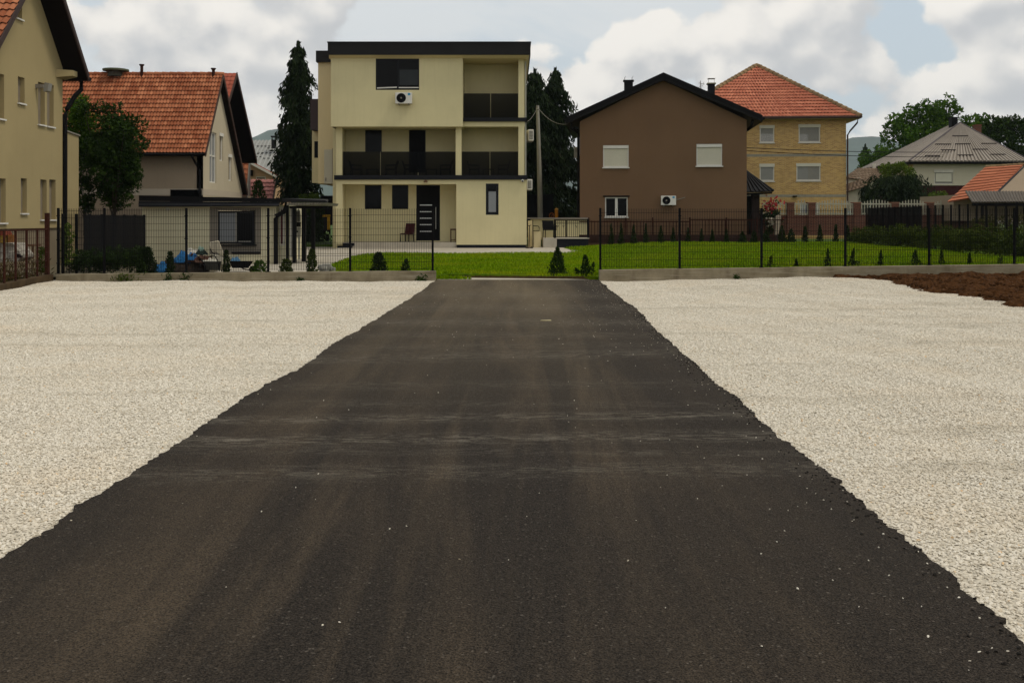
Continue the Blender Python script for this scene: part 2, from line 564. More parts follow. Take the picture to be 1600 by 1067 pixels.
def gravel_mat(kind):
    m, nt, b = node_mat("gravel_bed" if kind == 'bed' else "gravel_stone")
    L = nt.links
    if kind == 'bed':
        v = coords(nt)
        vo = nt.nodes.new('ShaderNodeTexVoronoi'); vo.inputs['Scale'].default_value = 38; vo.inputs['Randomness'].default_value = 1
        L.new(v, vo.inputs['Vector'])
        c = ramp2(nt, vo.outputs['Color'], (.52, .47, .375), (.66, .60, .49), .1, .7)
        big = tex_noise(nt, .35, 4, .6, v)
        c = mixc(nt, ramp2(nt, big, (0, 0, 0), (.5,) * 3, .45, .75), c, (.50, .43, .32))
        L.new(c, b.inputs['Base Color'])
        add_bump(nt, b, vo.outputs['Distance'], .9, -.03)
    else:
        oi = nt.nodes.new('ShaderNodeObjectInfo')
        r = nt.nodes.new('ShaderNodeValToRGB'); cr = r.color_ramp; cr.interpolation = 'LINEAR'
        cr.elements[0].position = 0; cr.elements[0].color = (.42, .375, .30, 1)
        cr.elements[1].position = 1; cr.elements[1].color = (.66, .42, .20, 1)
        for p, k in ((.10, (.55, .50, .41)), (.5, (.64, .59, .495)), (.88, (.73, .68, .585)), (.975, (.64, .58, .46)), (.994, (.58, .46, .31))):
            e = cr.elements.new(p); e.color = (*k, 1)
        L.new(oi.outputs['Random'], r.inputs[0])
        wv = coords(nt, kind='Object')
        geo = nt.nodes.new('ShaderNodeNewGeometry')
        big = tex_noise(nt, .5, 4, .6, geo.outputs['Position'])
        c = mixc(nt, ramp2(nt, big, (0, 0, 0), (.32,) * 3, .5, .75), r.outputs[0], (.62, .48, .31))
        n = tex_noise(nt, 90, 3, .6, geo.outputs['Position'])
        c = mixc(nt, ramp2(nt, n, (0, 0, 0), (.16,) * 3, .4, .7), c, (.40, .36, .29))
        rut = tex_noise(nt, 1.0, 4, .6, None)
        mpg = nt.nodes.new('ShaderNodeMapping'); mpg.inputs['Scale'].default_value = (.16, 1.1, 1); mpg.inputs['Rotation'].default_value = (0, 0, .25)
        L.new(geo.outputs['Position'], mpg.inputs[0]); L.new(mpg.outputs[0], rut.node.inputs['Vector'])
        c = mixc(nt, ramp2(nt, rut, (0, 0, 0), (.55,) * 3, .54, .68), c, (.40, .355, .275))
        L.new(c, b.inputs['Base Color'])
    b.inputs['Roughness'].default_value = .95; b.inputs['Specular IOR Level'].default_value = .1
    return m


def grass_mat(name="lawn_grass"):
    m, nt, b = node_mat(name)
    v = coords(nt)
    a = tex_noise(nt, .55, 5, .6, v)
    d = tex_noise(nt, 6.0, 5, .7, v)
    c = ramp2(nt, d, (.032, .074, .0010), (.130, .215, .003), .3, .72)
    c = mixc(nt, ramp2(nt, a, (0, 0, 0), (.8,) * 3, .45, .70), c, (.165, .180, .006))
    f = tex_noise(nt, 60, 3, .7, v)
    c = mixc(nt, ramp2(nt, f, (.5,) * 3, (0, 0, 0), .35, .55), c, (.024, .052, .0012))
    nt.links.new(c, b.inputs['Base Color']); b.inputs['Roughness'].default_value = .85; b.inputs['Specular IOR Level'].default_value = .02
    add_bump(nt, b, f, .8, .04)
    return m


def blade_mat():
    m, nt, b = node_mat("grass_blade")
    oi = nt.nodes.new('ShaderNodeObjectInfo')
    c = ramp2(nt, oi.outputs['Random'], (.058, .118, .0010), (.185, .290, .003), 0, 1)
    geo = nt.nodes.new('ShaderNodeNewGeometry')
    big = tex_noise(nt, .5, 4, .6, geo.outputs['Position'])
    c = mixc(nt, ramp2(nt, big, (0, 0, 0), (.7,) * 3, .44, .70), c, (.235, .265, .007))
    nt.links.new(c, b.inputs['Base Color']); b.inputs['Roughness'].default_value = .8; b.inputs['Specular IOR Level'].default_value = .02
    return m


def soil_mat():
    m, nt, b = node_mat("soil")
    v = coords(nt)
    n = tex_noise(nt, 7, 6, .7, v)
    c = ramp2(nt, n, (.022, .0090, .0030), (.095, .042, .0155), .3, .7)
    sp = tex_noise(nt, 22, 2, .5, v)
    c = mixc(nt, ramp2(nt, sp, (0, 0, 0), (1, 1, 1), .70, .74), c, (.22, .15, .09))
    nt.links.new(c, b.inputs['Base Color']); b.inputs['Roughness'].default_value = .95; b.inputs['Specular IOR Level'].default_value = .03
    add_bump(nt, b, n, .8, .08)
    return m


def concrete_mat():
    m, nt, b = node_mat("cast_concrete")
    v = coords(nt)
    n = tex_noise(nt, 1.6, 6, .65, v)
    c = ramp2(nt, n, (.125, .100, .062), (.265, .225, .150), .3, .72)
    s = tex_noise(nt, 1, 5, .6, coords(nt, (3.2, 3, .5), loc=(7, 0, 0)))
    c = mixc(nt, ramp2(nt, s, (0, 0, 0), (.75,) * 3, .55, .75), c, (.085, .062, .036))
    w = nt.nodes.new('ShaderNodeTexWave'); w.inputs['Scale'].default_value = .2; w.inputs['Distortion'].default_value = 1
    brd = tex_noise(nt, 1, 4, .6, coords(nt, (1.2, 1, 24), loc=(1, 2, 3)))
    c = mixc(nt, ramp2(nt, brd, (0, 0, 0), (.55,) * 3, .5, .66), c, (.30, .265, .195))
    nt.links.new(c, b.inputs['Base Color']); b.inputs['Roughness'].default_value = .9; b.inputs['Specular IOR Level'].default_value = .08
    add_bump(nt, b, tex_noise(nt, 45, 4, .6, v), .25, .01)
    return m


def brick_mat(name, c1, c2, mortar, w=.25, h=.075, rot=(R(90), 0, 0)):
    m, nt, b = node_mat(name)
    br = nt.nodes.new('ShaderNodeTexBrick')
    br.inputs['Color1'].default_value = (*c1, 1); br.inputs['Color2'].default_value = (*c2, 1); br.inputs['Mortar'].default_value = (*mortar, 1)
    br.inputs['Scale'].default_value = 1; br.inputs['Brick Width'].default_value = w; br.inputs['Row Height'].default_value = h
    br.inputs['Mortar Size'].default_value = .012; br.inputs['Bias'].default_value = -.1
    nt.links.new(coords(nt, rot=rot), br.inputs['Vector'])
    n = tex_noise(nt, 1.2, 5, .6, coords(nt))
    c = mixc(nt, ramp2(nt, n, (0, 0, 0), (.35,) * 3, .45, .75), br.outputs[0], scl(c1, .75))
    nt.links.new(c, b.inputs['Base Color']); b.inputs['Roughness'].default_value = .9; b.inputs['Specular IOR Level'].default_value = .1
    add_bump(nt, b, br.outputs[1], .5, -.01)
    MATS[name] = m
    return m


m_asph, m_grav, m_stone = asphalt_mat(), gravel_mat('bed'), gravel_mat('stone')
m_grass, m_blade, m_soil, m_conc = grass_mat(), blade_mat(), soil_mat(), concrete_mat()
m_earth = M("yard_earth", (.10, .085, .055), .95, .25, .4)
m_pave = M("pale_paving", (.40, .36, .29), .9, .16, 1.3, .15, 30)
m_cream = M("cream_render", (.605, .535, .310), .88, .07, .5, .12, 70, streak=.13)
m_cream_in = M("cream_render_warm", (.60, .50, .29), .88, .05, .35, .06, 120, streak=.06)
m_tan = M("tan_render", (.345, .275, .140), .9, .07, .4, .1, 120, streak=.10)
m_beige2 = M("dark_beige_render", (.30, .235, .165), .9, .08, .4, .12, 80, streak=.14)  # dark beige; the tiled house front has its eave shade put into this colour
m_beige2_lit = M("lit_beige_render", (.47, .41, .30), .9, .07, .4, .12, 80, streak=.14)  # paler copy for the tiled house gable, its brighter light put into the colour
m_brown = M("brown_render", (.155, .092, .052), .92, .07, .45, .12, 70, streak=.10)
m_anth = M("anthracite_metal", (.0120, .0112, .0110), .55, .12, 1.5)
m_anthd = M("anthracite_trim", (.0085, .0090, .0115), .5, .12, 1.5)
m_black = M("black_metal", (.0045, .0042, .0048), .6, .15, 3, spec=.06)
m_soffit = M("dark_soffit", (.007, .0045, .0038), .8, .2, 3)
m_gutter = M("black_gutter", (.0045, .0042, .0045), .6, .1, 3, spec=.08)
m_white = M("white_plastic", (.62, .60, .55), .5, .05, 3)
m_whitep = M("white_paint", (.58, .55, .47), .7, .08, 3)
m_grey = M("grey_panel", (.20, .18, .15), .7, .08, 2)
m_shut = M("shutter_cream", (.58, .55, .44), .6, .04, 2)
m_shutg = M("shutter_grey", (.245, .235, .205), .6, .05, 2)
m_shutt = M("shutter_tan", (.21, .175, .125), .7, .08, 2)
m_glass = glass_mat("dark_glass", (.003, .0032, .0036), .15, .09)
m_glassg = glass_mat("curtained_glass", (.19, .20, .21), .15, .4)
m_steel = M("brushed_steel", (.55, .55, .54), .35, .05, 3, metal=.8)
m_tint = tinted_glass("smoked_glass")
m_net = tinted_glass("privacy_net", (.9, .9, .9))
m_net.node_tree.nodes["Mix Shader"].inputs[0].default_value = .28
m_net.node_tree.nodes["Principled BSDF"].inputs["Roughness"].default_value = .9
m_wood = M("brown_wood", (.10, .055, .03), .75, .3, 3)
m_bark = M("bark", (.045, .034, .025), .95, .3, 6, .5, 30)
m_rust = M("rusty_steel", (.034, .0095, .0048), .85, .4, 6)
m_maroon = M("maroon_seat", (.050, .009, .010), .6, .15, 3)
m_rattan = M("black_rattan", (.010, .010, .011), .6, .2, 20)
m_tile = island_mat("clay_tile", (.25, .072, .030), (.60, .245, .120), .85, spec=.15)
m_tile3 = island_mat("red_tile", (.30, .075, .045), (.43, .125, .075), .85, spec=.15)
m_tiley = island_mat("salmon_tile", (.40, .125, .070), (.62, .235, .135), .85, spec=.15)
m_tileo = island_mat("orange_tile", (.36, .115, .055), (.48, .170, .085), .85, spec=.15)
m_tilep = island_mat("pink_tile", (.40, .155, .125), (.52, .23, .19), .8, spec=.2)
m_cap = island_mat("weathered_cap", (.20, .135, .07), (.34, .22, .11), .9, spec=.1)
m_metalroof = island_mat("grey_metal_roof", (.25, .215, .175), (.32, .28, .235), .6, spec=.15)
m_darkroof = island_mat("black_metal_roof", (.0085, .0078, .0080), (.015, .014, .0145), .55, spec=.12)
m_ybrick = brick_mat("yellow_brick", (.56, .345, .105), (.32, .165, .05), (.52, .40, .22))
m_rbrick = brick_mat("red_brick", (.13, .042, .025), (.085, .028, .018), (.17, .11, .08))
m_spruce = island_mat("spruce_needles", (.006, .014, .005), (.036, .056, .016), .8, .08)
m_leafd = island_mat("dark_leaf", (.008, .022, .003), (.052, .095, .009), .7, .22)
m_leafm = island_mat("green_leaf", (.022, .066, .004), (.125, .215, .014), .7, .3)
m_leafy = island_mat("yellow_green_leaf", (.060, .105, .010), (.150, .200, .022), .7, .28)
m_thuja = island_mat("thuja_green", (.009, .024, .004), (.042, .070, .010), .8, .12)
m_hedge = island_mat("hedge_leaf", (.020, .040, .003), (.115, .140, .014), .8, .22)

# ------------------------------------------------------------------ the ground
def edge_curve(pts):
    q = sorted([(H * F / (py - HY), (px - CX) * H / (py - HY)) for px, py in pts])
    ys, xs = [a for a, _ in q], [b for _, b in q]
    w = np.exp(-np.linspace(-1.6, 1.6, 9) ** 2); w /= w.sum()
    return lambda y: float((w * np.interp(y * (1 + .07 * np.linspace(-1.6, 1.6, 9)), ys, xs)).sum())


left_c = edge_curve([(682, 440), (668, 449), (640, 470), (605, 492), (575, 510), (520, 540), (478, 575), (410, 605), (350, 650), (290, 690), (200, 745), (130, 795), (60, 850), (0, 885), (-120, 960), (-300, 1067)])
right_c = edge_curve([(938, 440), (955, 457), (1000, 490), (1025, 520), (1060, 550), (1095, 580), (1130, 610), (1170, 645), (1210, 680), (1250, 715), (1290, 745), (1340, 790), (1400, 835), (1460, 885), (1520, 935), (1600, 1010), (1660, 1067)])
_jl, _jr = rng.normal(size=6000), rng.normal(size=6000)
def _jit(tab, y):
    s = 0
    for f_, a_ in ((.9, .020), (4, .010), (11, .011), (27, .010)):
        t = y * f_; i = int(t); s += a_ * float(np.interp(t - i, [0, 1], [tab[i % 6000], tab[(i + 1) % 6000]]))
    return s
def road_l(y): return left_c(y) + _jit(_jl, y)
def road_r(y): return right_c(y) + _jit(_jr, y + 3)

tag(MB().poly([(-4000, -400, -.06), (4000, -400, -.06), (4000, 9000, -.06), (-4000, 9000, -.06)]).build("ground", m_earth), kind='structure')
Ys = [2.0]
while Ys[-1] < 30.72: Ys.append(Ys[-1] + max(.012, .0032 * Ys[-1]))
tag(rows_mesh("road", Ys, road_l, road_r, 6, lambda x, y: .028, m_asph, skirt=.08), kind='structure')

_se = sorted([(H * F / (py - HY), (px - CX) * H / (py - HY)) for px, py in ((1385, 444), (1430, 456), (1490, 460), (1540, 470), (1600, 484), (1680, 500))] + [(30.0, 9.95), (30.5, 9.2)])
def soil_edge(y):                                   # left edge of the bare soil, by distance
    return float(np.interp(y, [a for a, _ in _se], [b for _, b in _se])) + .10 * math.sin(y * 5.1) + .06 * math.sin(y * 13 + 1)

gys = [1.6]
while gys[-1] < 30.45: gys.append(gys[-1] + max(.05, .012 * gys[-1]))
def gz(x, y):
    return .12 * float(ss(3, 10, x) * ss(25, 30.4, y)) + .012 * math.sin(x * 1.7 + y * .6) + .010 * math.sin(y * 2.3 - x * .8) + .008 * math.sin(x * 5.1 + 1.3 * y)
def gzl(x, y): return gz(x, y) * min(1, abs(x - left_c(y)))
def gzr(x, y): return gz(x, y) * min(1, abs(x - right_c(y)))
gl = tag(rows_mesh("gravel_ground", gys, lambda y: -14.6, lambda y: left_c(y) + .06, 60, gzl, m_grav), kind='structure')
gr = tag(rows_mesh("gravel_ground", gys, lambda y: right_c(y) - .06, lambda y: 24.0, 90, gzr, m_grav), kind='structure')

# bare soil heap along the right end of the fence wall
def soil_z(x, y):
    t = x - soil_edge(y)
    return gz(x, y) - .015 + (.075 * min(1, t / .4) + .008 * t + .03 * math.sin(x * 3.1 + y * 2) + .02 * math.sin(x * 8 - y * 5) + random.gauss(0, .026)) * min(1, max(0, t) / .12)
sys_ = list(np.arange(17, 30.44, .085)) + [30.44]
tag(rows_mesh("bare_soil", sys_, soil_edge, lambda y: 20.0, 130, soil_z, m_soil, skirt=.1), kind='structure')

# lawn behind the wall, rising towards the houses
lys = [30.68, 30.72, 30.8] + list(np.arange(31.2, 56.1, .6))
def lawn_l(y): return float(np.interp(y, [30.6, 33, 36, 40, 43, 45, 46.4, 56.2], [-5.6, -6.1, -6.5, -6.7, -6.9, -6.7, -5.6, -5.6]))
lawn = tag(rows_mesh("lawn", lys, lawn_l, lambda y: 18.9, 60, lambda x, y: lawn_z(x, y) + .02 * math.sin(x * .9 + y * .7), m_grass, skirt=.4), kind='structure')
def gap_y(x): return float(np.interp(x, [-2.32, -2.30, 2.0, 2.45, 2.5], [30.7, 31.45, 30.86, 30.80, 30.7]))
for vv in lawn.data.vertices:
    if -2.32 < vv.co.x < 2.5 and vv.co.y < gap_y(vv.co.x): vv.co.y = gap_y(vv.co.x)
lip = MB()
for i in range(40):
    xa, xb = -2.28 + 4.6 * i / 40, -2.28 + 4.6 * (i + 1) / 40
    lip.hexa([(xa, gap_y(xa) - .05, -.02), (xb, gap_y(xb) - .05, -.02), (xb, gap_y(xb) + .01, -.02), (xa, gap_y(xa) + .01, -.02), (xa, gap_y(xa) - .012, .10 + .02 * math.sin(i * 1.9)), (xb, gap_y(xb) - .012, .10 + .02 * math.sin(i * 1.9 + 1.9)), (xb, gap_y(xb) + .01, .12), (xa, gap_y(xa) + .01, .12)])
tag(lip.build('soil_lip', M('turf_lip', (.050, .034, .011), .95, .4, 12)), kind='structure')
tag(rows_mesh("meadow", [56, 60, 80, 140, 400], lambda y: -120, lambda y: 160, 8, lambda x, y: .45, M("meadow_grass", (.05, .085, .012), .95, .3, .3), skirt=.6), kind='structure')
pys = list(np.arange(30.66, 60, .8))
tag(rows_mesh("driveway", pys, lambda y: -9.4 - .1 * (y - 31), lambda y: lawn_l(y) + .35, 8, lambda x, y: float(lawn_z(-4, y)) - .012, m_pave), kind='structure')
tag(rows_mesh("terrace_paving", list(np.arange(46.5, 56, .5)), lambda y: -9.0, lambda y: 2.75 - .09 * (y - 46.5) if y < 49 else 4.2, 24, lambda x, y: float(lawn_z(min(x, 2), y)) + .028, m_pave, skirt=.1), kind='structure')
tag(rows_mesh("side_yard", [30.66, 36, 44, 56], lambda y: -40, lambda y: -9.3 - .1 * (y - 31), 6, lambda x, y: float(lawn_z(-4, y)) - .02, m_earth), kind='structure')
# concrete strip and turf in the gap of the wall
tag(MB().hexa([(-2.25, 30.64, -.05), (2.3, 30.64, -.05), (1.6, 30.90, -.05), (-2.25, 31.5, -.05), (-2.25, 30.64, .034), (2.3, 30.64, .034), (1.6, 30.90, .040), (-2.25, 31.5, .055)]).build("concrete_strip", m_pave), kind='structure')


# ------------------------------------------------------------------ scattered stones and grass blades
def scatter(name, carrier, density, shape, smin, smax, mat, seed=1, flat=True, zoff=0.0):
    """stones or blades spread over a carrier sheet whose 'dens' attribute thins them out"""
    o = carrier
    ng = bpy.data.node_groups.new(name, 'GeometryNodeTree')
    ng.interface.new_socket("Geometry", in_out='INPUT', socket_type='NodeSocketGeometry')
    ng.interface.new_socket("Geometry", in_out='OUTPUT', socket_type='NodeSocketGeometry')
    N, L = ng.nodes, ng.links
    gi, go = N.new('NodeGroupInput'), N.new('NodeGroupOutput')
    dp = N.new('GeometryNodeDistributePointsOnFaces'); dp.distribute_method = 'RANDOM'
    at = N.new('GeometryNodeInputNamedAttribute'); at.data_type = 'FLOAT'; at.inputs['Name'].default_value = 'dens'
    mu = N.new('ShaderNodeMath'); mu.operation = 'MULTIPLY'; mu.inputs[1].default_value = density
    L.new(at.outputs['Attribute'], mu.inputs[0])
    L.new(mu.outputs[0], dp.inputs['Density']); dp.inputs['Seed'].default_value = seed
    L.new(gi.outputs[0], dp.inputs['Mesh'])
    ip = N.new('GeometryNodeInstanceOnPoints'); L.new(dp.outputs['Points'], ip.inputs['Points'])
    if shape == 'stone':
        join = N.new('GeometryNodeGeometryToInstance')
        for k in range(4):
            ico = N.new('GeometryNodeMeshIcoSphere'); ico.inputs['Radius'].default_value = .5; ico.inputs['Subdivisions'].default_value = 2
            sp = N.new('GeometryNodeSetPosition'); L.new(ico.outputs['Mesh'], sp.inputs['Geometry'])
            nz = N.new('ShaderNodeTexNoise'); nz.noise_dimensions = '4D'; nz.inputs['W'].default_value = k * 7.3; nz.inputs['Scale'].default_value = 1.6; nz.inputs['Detail'].default_value = 1
            sb = N.new('ShaderNodeVectorMath'); sb.operation = 'SUBTRACT'; L.new(nz.outputs['Color'], sb.inputs[0]); sb.inputs[1].default_value = (.5, .5, .5)
            sc = N.new('ShaderNodeVectorMath'); sc.operation = 'SCALE'; L.new(sb.outputs[0], sc.inputs[0]); sc.inputs['Scale'].default_value = .8
            L.new(sc.outputs[0], sp.inputs['Offset'])
            L.new(sp.outputs[0], join.inputs[0])
        src = join.outputs[0]; ip.inputs['Pick Instance'].default_value = True
    else:
        cone = N.new('GeometryNodeMeshCone'); cone.inputs['Vertices'].default_value = 3; cone.inputs['Radius Top'].default_value = .08; cone.inputs['Radius Bottom'].default_value = .32; cone.inputs['Depth'].default_value = 1.0
        src = cone.outputs['Mesh']
    smn = N.new('GeometryNodeSetMaterial'); smn.inputs['Material'].default_value = mat
    L.new(src, smn.inputs['Geometry']); L.new(smn.outputs[0], ip.inputs['Instance'])
    rr = N.new('FunctionNodeRandomValue'); rr.data_type = 'FLOAT_VECTOR'
    rr.inputs[0].default_value = (-.5, -.5, 0) if shape == 'stone' else (-.7, -.7, 0)
    rr.inputs[1].default_value = (.5, .5, 6.28) if shape == 'stone' else (.7, .7, 6.28)
    L.new(rr.outputs[0], ip.inputs['Rotation'])
    rs = N.new('FunctionNodeRandomValue'); rs.data_type = 'FLOAT_VECTOR'
    rs.inputs[0].default_value = smin; rs.inputs[1].default_value = smax; rs.inputs['Seed'].default_value = 3
    L.new(rs.outputs[0], ip.inputs['Scale'])
    L.new(ip.outputs[0], go.inputs[0])
    md = o.modifiers.new('scatter', 'NODES'); md.node_group = ng
    return tag(o, kind='stuff')


def carrier(name, Ys, xl, xr, nx, zf, df):
    o = rows_mesh(name, Ys, xl, xr, nx, zf, m_stone)
    me = o.data
    a = me.attributes.new('dens', 'FLOAT', 'POINT')
    co = np.empty(len(me.vertices) * 3, dtype=np.float32); me.vertices.foreach_get('co', co)
    co = co.reshape(-1, 3)
    a.data.foreach_set('value', np.array([df(x, y) for x, y, z in co], dtype=np.float32))
    return o


def in_view(x, y, mar=1.3): return float(np.interp(abs(x) - .5 * y, [mar, mar + 2.5], [1, .12]))
def far_d(y): return float(np.interp(y, [3, 9, 14, 31], [1, 1, .72, .42]))

c1 = carrier("gravel_stones", gys, lambda y: -13.56 + max(0, 30.2 - y) * .118, lambda y: road_l(y) + .02, 70, lambda x, y: gzl(x, y) + .003, lambda x, y: in_view(x, y) * far_d(y))
scatter("stones_left", c1, 2300, 'stone', (.011, .010, .005), (.030, .025, .013), m_stone, 1)
c2 = carrier("gravel_stones", gys, lambda y: road_r(y) - .02, lambda y: 16.5, 90, lambda x, y: gzr(x, y) + .003, lambda x, y: in_view(x, y) * far_d(y) * (1 if x < soil_edge(y) + .10 else 0))
scatter("stones_right", c2, 2300, 'stone', (.011, .010, .005), (.030, .025, .013), m_stone, 2)
c3 = carrier("loose_stones", list(np.arange(3, 30.6, .25)), lambda y: road_l(y) + .03, lambda y: road_r(y) - .02, 30, lambda x, y: .032,
             lambda x, y: .10 + 6.0 * float(np.exp(-(road_r(y) - x) / .16)) * (.5 + .5 * math.sin(y * 3)) + 1.1 * float(np.exp(-(road_r(y) - x) / .8)) + 1.2 * float(np.exp(-(x - road_l(y)) / .07)))
scatter("stones_loose", c3, 9, 'stone', (.004, .004, .003), (.014, .011, .008), m_stone, 3)
c4 = carrier("soil_clods", list(np.arange(17, 30.4, .2)), soil_edge, lambda y: 17.0, 60, lambda x, y: gz(x, y) + .05 + .01 * (x - soil_edge(y)),
             lambda x, y: 1.0 if x > soil_edge(y) + .12 else 0.0)
scatter("clods", c4, 60, 'stone', (.015, .015, .01), (.11, .10, .06), m_soil, 5)
c5 = carrier("lawn_blades", list(np.arange(30.72, 54.3, .5)), lambda y: lawn_l(y) + .1, lambda y: 17.5, 50, lambda x, y: lawn_z(x, y) + .02 * math.sin(x * .9 + y * .7) + .02,
             lambda x, y: (float(np.interp(y, [30, 40, 54], [1, .6, .4])) if not ((-9 < x < 2.8 and y > 46.4) or (-2.4 < x < 2.5 and y < gap_y(x) + .2)) else 0) * (in_view(x, y)))
scatter("blades", c5, 330, 'blade', (.035, .035, .05), (.06, .06, .10), m_blade, 6)
c6 = carrier("verge_turf", [30.66, 30.8, 31.0, 31.2], lambda y: -2.3, lambda y: -1.15 - (y - 30.66) * 1.2, 6, lambda x, y: .04, lambda x, y: 1.0)
c7 = carrier("asphalt_crumbs", list(np.arange(3, 30.6, .2)), lambda y: road_r(y) - .22, lambda y: road_r(y) + .005, 8, lambda x, y: .03, lambda x, y: (.15 + float(np.exp(-abs(road_r(y) - x) / .05))) * (.55 + .45 * math.sin(y * 2.1)))
scatter("crumbs", c7, 520, 'stone', (.007, .007, .005), (.026, .022, .015), M("asphalt_crumb", (.014, .012, .010), .95, .3, 30), 9)
scatter("turf", c6, 900, 'blade', (.03, .03, .05), (.06, .06, .13), m_blade, 8)

# ------------------------------------------------------------------ front fence: concrete walls, posts and wire mesh
FY = 30.5
def concrete_wall(x0, x1, zt0, zt1, label):
    n = 24; mb = MB(); v = []; f = []
    for i in range(n + 1):
        t = i / n; x = x0 + (x1 - x0) * t; zt = zt0 + (zt1 - zt0) * t + random.uniform(-.006, .006)
        v += [(x, FY - .12, -.1), (x, FY - .12, zt - .012), (x, FY - .108, zt), (x, FY + .12, zt), (x, FY + .12, -.1)]
    for i in range(n):
        a = i * 5
        for k in range(4): f.append((a + k, a + 5 + k, a + 6 + k, a + 1 + k))
    f.append((0, 1, 2, 3, 4)); e = n * 5; f.append((e + 4, e + 3, e + 2, e + 1, e))
    mb.v = v; mb.f = f
    return tag(mb.build("concrete_wall", m_conc), label, "wall", group="low concrete walls under the mesh fence")
WL = (PX(90, FY), PX(681, FY)); WR = (PX(936, FY), PX(1860, FY))
def wl_top(x): return .21 + .095 * (x - WL[0]) / (WL[1] - WL[0])
def wr_top(x): return .335 + .16 * (x - WR[0]) / 12.5
concrete_wall(WL[0], WL[1], wl_top(WL[0]), wl_top(WL[1]), "low grey concrete wall with weed tufts left of the gap in the fence")
concrete_wall(WR[0], WR[1], wr_top(WR[0]), wr_top(WR[1]), "low grey concrete wall right of the gap, ending at the brown soil")


def mesh_panel(x0, x1, z0, z1, fn, step=.05, hstep=.2, w=.0032):
    mb = MB()
    n = int((x1 - x0) / step)
    def bar(a0, a1, b0, b1):
        pts = [fn(a0, b0, -w), fn(a1, b0, -w), fn(a1, b0, w), fn(a0, b0, w), fn(a0, b1, -w), fn(a1, b1, -w), fn(a1, b1, w), fn(a0, b1, w)]
        mb.hexa(pts)
    for i in range(n + 1):
        x = x0 + (x1 - x0) * i / n
        bar(x - w, x + w, z0, z1 + .03)
    k = 0; z = z0 + .03
    while z < z1:
        bar(x0, x1, z - w, z + w); z += hstep
    return mb


def front_fence(name, pxs, topf, label, zt=2.12):
    xs = [PX(p, FY) for p in pxs]
    t = thing(name, label, "fence", (xs[0], FY, topf(xs[0])))
    for x in xs:
        z0 = topf(x)
        mb = MB().box(x - .032, x + .032, FY - .022, FY + .022, z0 + .002, zt + .05)
        mb.box(x - .07, x + .07, FY - .06, FY + .06, z0 + .001, z0 + .016)
        for z in (z0 + .3, z0 + 1.0, zt - .2): mb.box(x - .045, x + .045, FY - .035, FY + .035, z, z + .03)
        mb.build("post", m_black, t)
    for a, b in zip(xs[:-1], xs[1:]):
        mesh_panel(a + .03, b - .03, max(topf(a), topf(b)) + .03, zt, lambda u, v, w: (u, FY + .03 + w, v), w=.0046).build("mesh_panel", m_black, t)
    return t
front_fence("mesh_fence", [91, 163, 291, 419, 547, 676], wl_top, "black mesh fence on the concrete wall left of the gap, before the flat roofed garage")
front_fence("mesh_fence", [938, 1062, 1190, 1321, 1452, 1585, 1714], wr_top, "black mesh fence on the concrete wall right of the gap, before the brown house")


def side_fence(name, label, x0, y0, n, step, zb, zt, net=None, dx=.0175, far_corner=False):
    t = thing(name, label, "fence", (x0, y0, zb(y0)))
    fx = lambda y: x0 + dx * (y - y0)
    for i in range(n):
        y = y0 + i * step; x = fx(y)
        MB().box(x - .03, x + .03, y - .03, y + .03, zb(y) - .1, zt + .03).build("post", m_black, t)
    y1 = y0 + (n - 1) * step
    mesh_panel(y0, y1, zb(y0) + .08, zt, lambda u, v, w: (fx(u) + w - .04, u, v), step=.07, w=.003).build("mesh_panel", m_black, t)
    if net:
        a, b, z0 = net
        MB().hexa([(fx(a) + .04, a, z0), (fx(a) + .048, a, z0), (fx(b) + .048, b, z0), (fx(b) + .04, b, z0),
                   (fx(a) + .04, a, zt), (fx(a) + .048, a, zt), (fx(b) + .048, b, zt), (fx(b) + .04, b, zt)]).build("privacy_net", m_net, t)
    return t
side_fence("side_fence", "black screened mesh fence running back along the left boundary beside the tan house", WL[0] + .05, 30.75, 8, .93, lambda y: float(lawn_z(-4, y)), 1.97, (32.1, 37.2, .3))
side_fence("side_fence", "black mesh fence with close posts running back along the right boundary behind the hedge", 18.35, 34.0, 25, .835, lambda y: .58, 2.42, (46.5, 54, .7))

# rusty fence along the left edge of the gravel
t = thing("rusty_fence", "rusty brown wire fence on a mossy kerb at the left edge of the gravel", "fence", (-13.54, 30.2, 0))
rx = lambda y: -13.56 + (30.2 - y) * .118
m_mossy = M("mossy_kerb", (.055, .036, .018), .95, .4, 3, .4, 20)
v = []
mb = MB(); mb.hexa([(rx(23) - .22, 23, -.1), (rx(23), 23, -.1), (rx(30.3), 30.3, -.1), (rx(30.3) - .22, 30.3, -.1), (rx(23) - .22, 23, .12), (rx(23), 23, .11), (rx(30.3), 30.3, .21), (rx(30.3) - .22, 30.3, .22)])
mb.build("kerb", m_mossy, t)
for y in (24.2, 25.05, 25.9, 26.75, 27.55, 28.4, 29.25):
    MB().box(rx(y) - .13, rx(y) - .09, y - .03, y + .03, .1, 1.56).build("post", m_rust, t)
MB().box(rx(30.1) - .16, rx(30.1) - .06, 30.03, 30.15, .1, 2.02).build("post", m_rust, t)
MB().hexa([(rx(24) - .13, 24, 1.52), (rx(24) - .09, 24, 1.52), (rx(30) - .09, 30, 1.52), (rx(30) - .13, 30, 1.52), (rx(24) - .13, 24, 1.56), (rx(24) - .09, 24, 1.56), (rx(30) - .09, 30, 1.56), (rx(30) - .13, 30, 1.56)]).build("rail", m_rust, t)
mesh_panel(24.2, 30.05, .25, 1.5, lambda u, v, w: (rx(u) - .1 + w, u, v), step=.16, hstep=.17, w=.004).build("wire_mesh", m_rust, t)

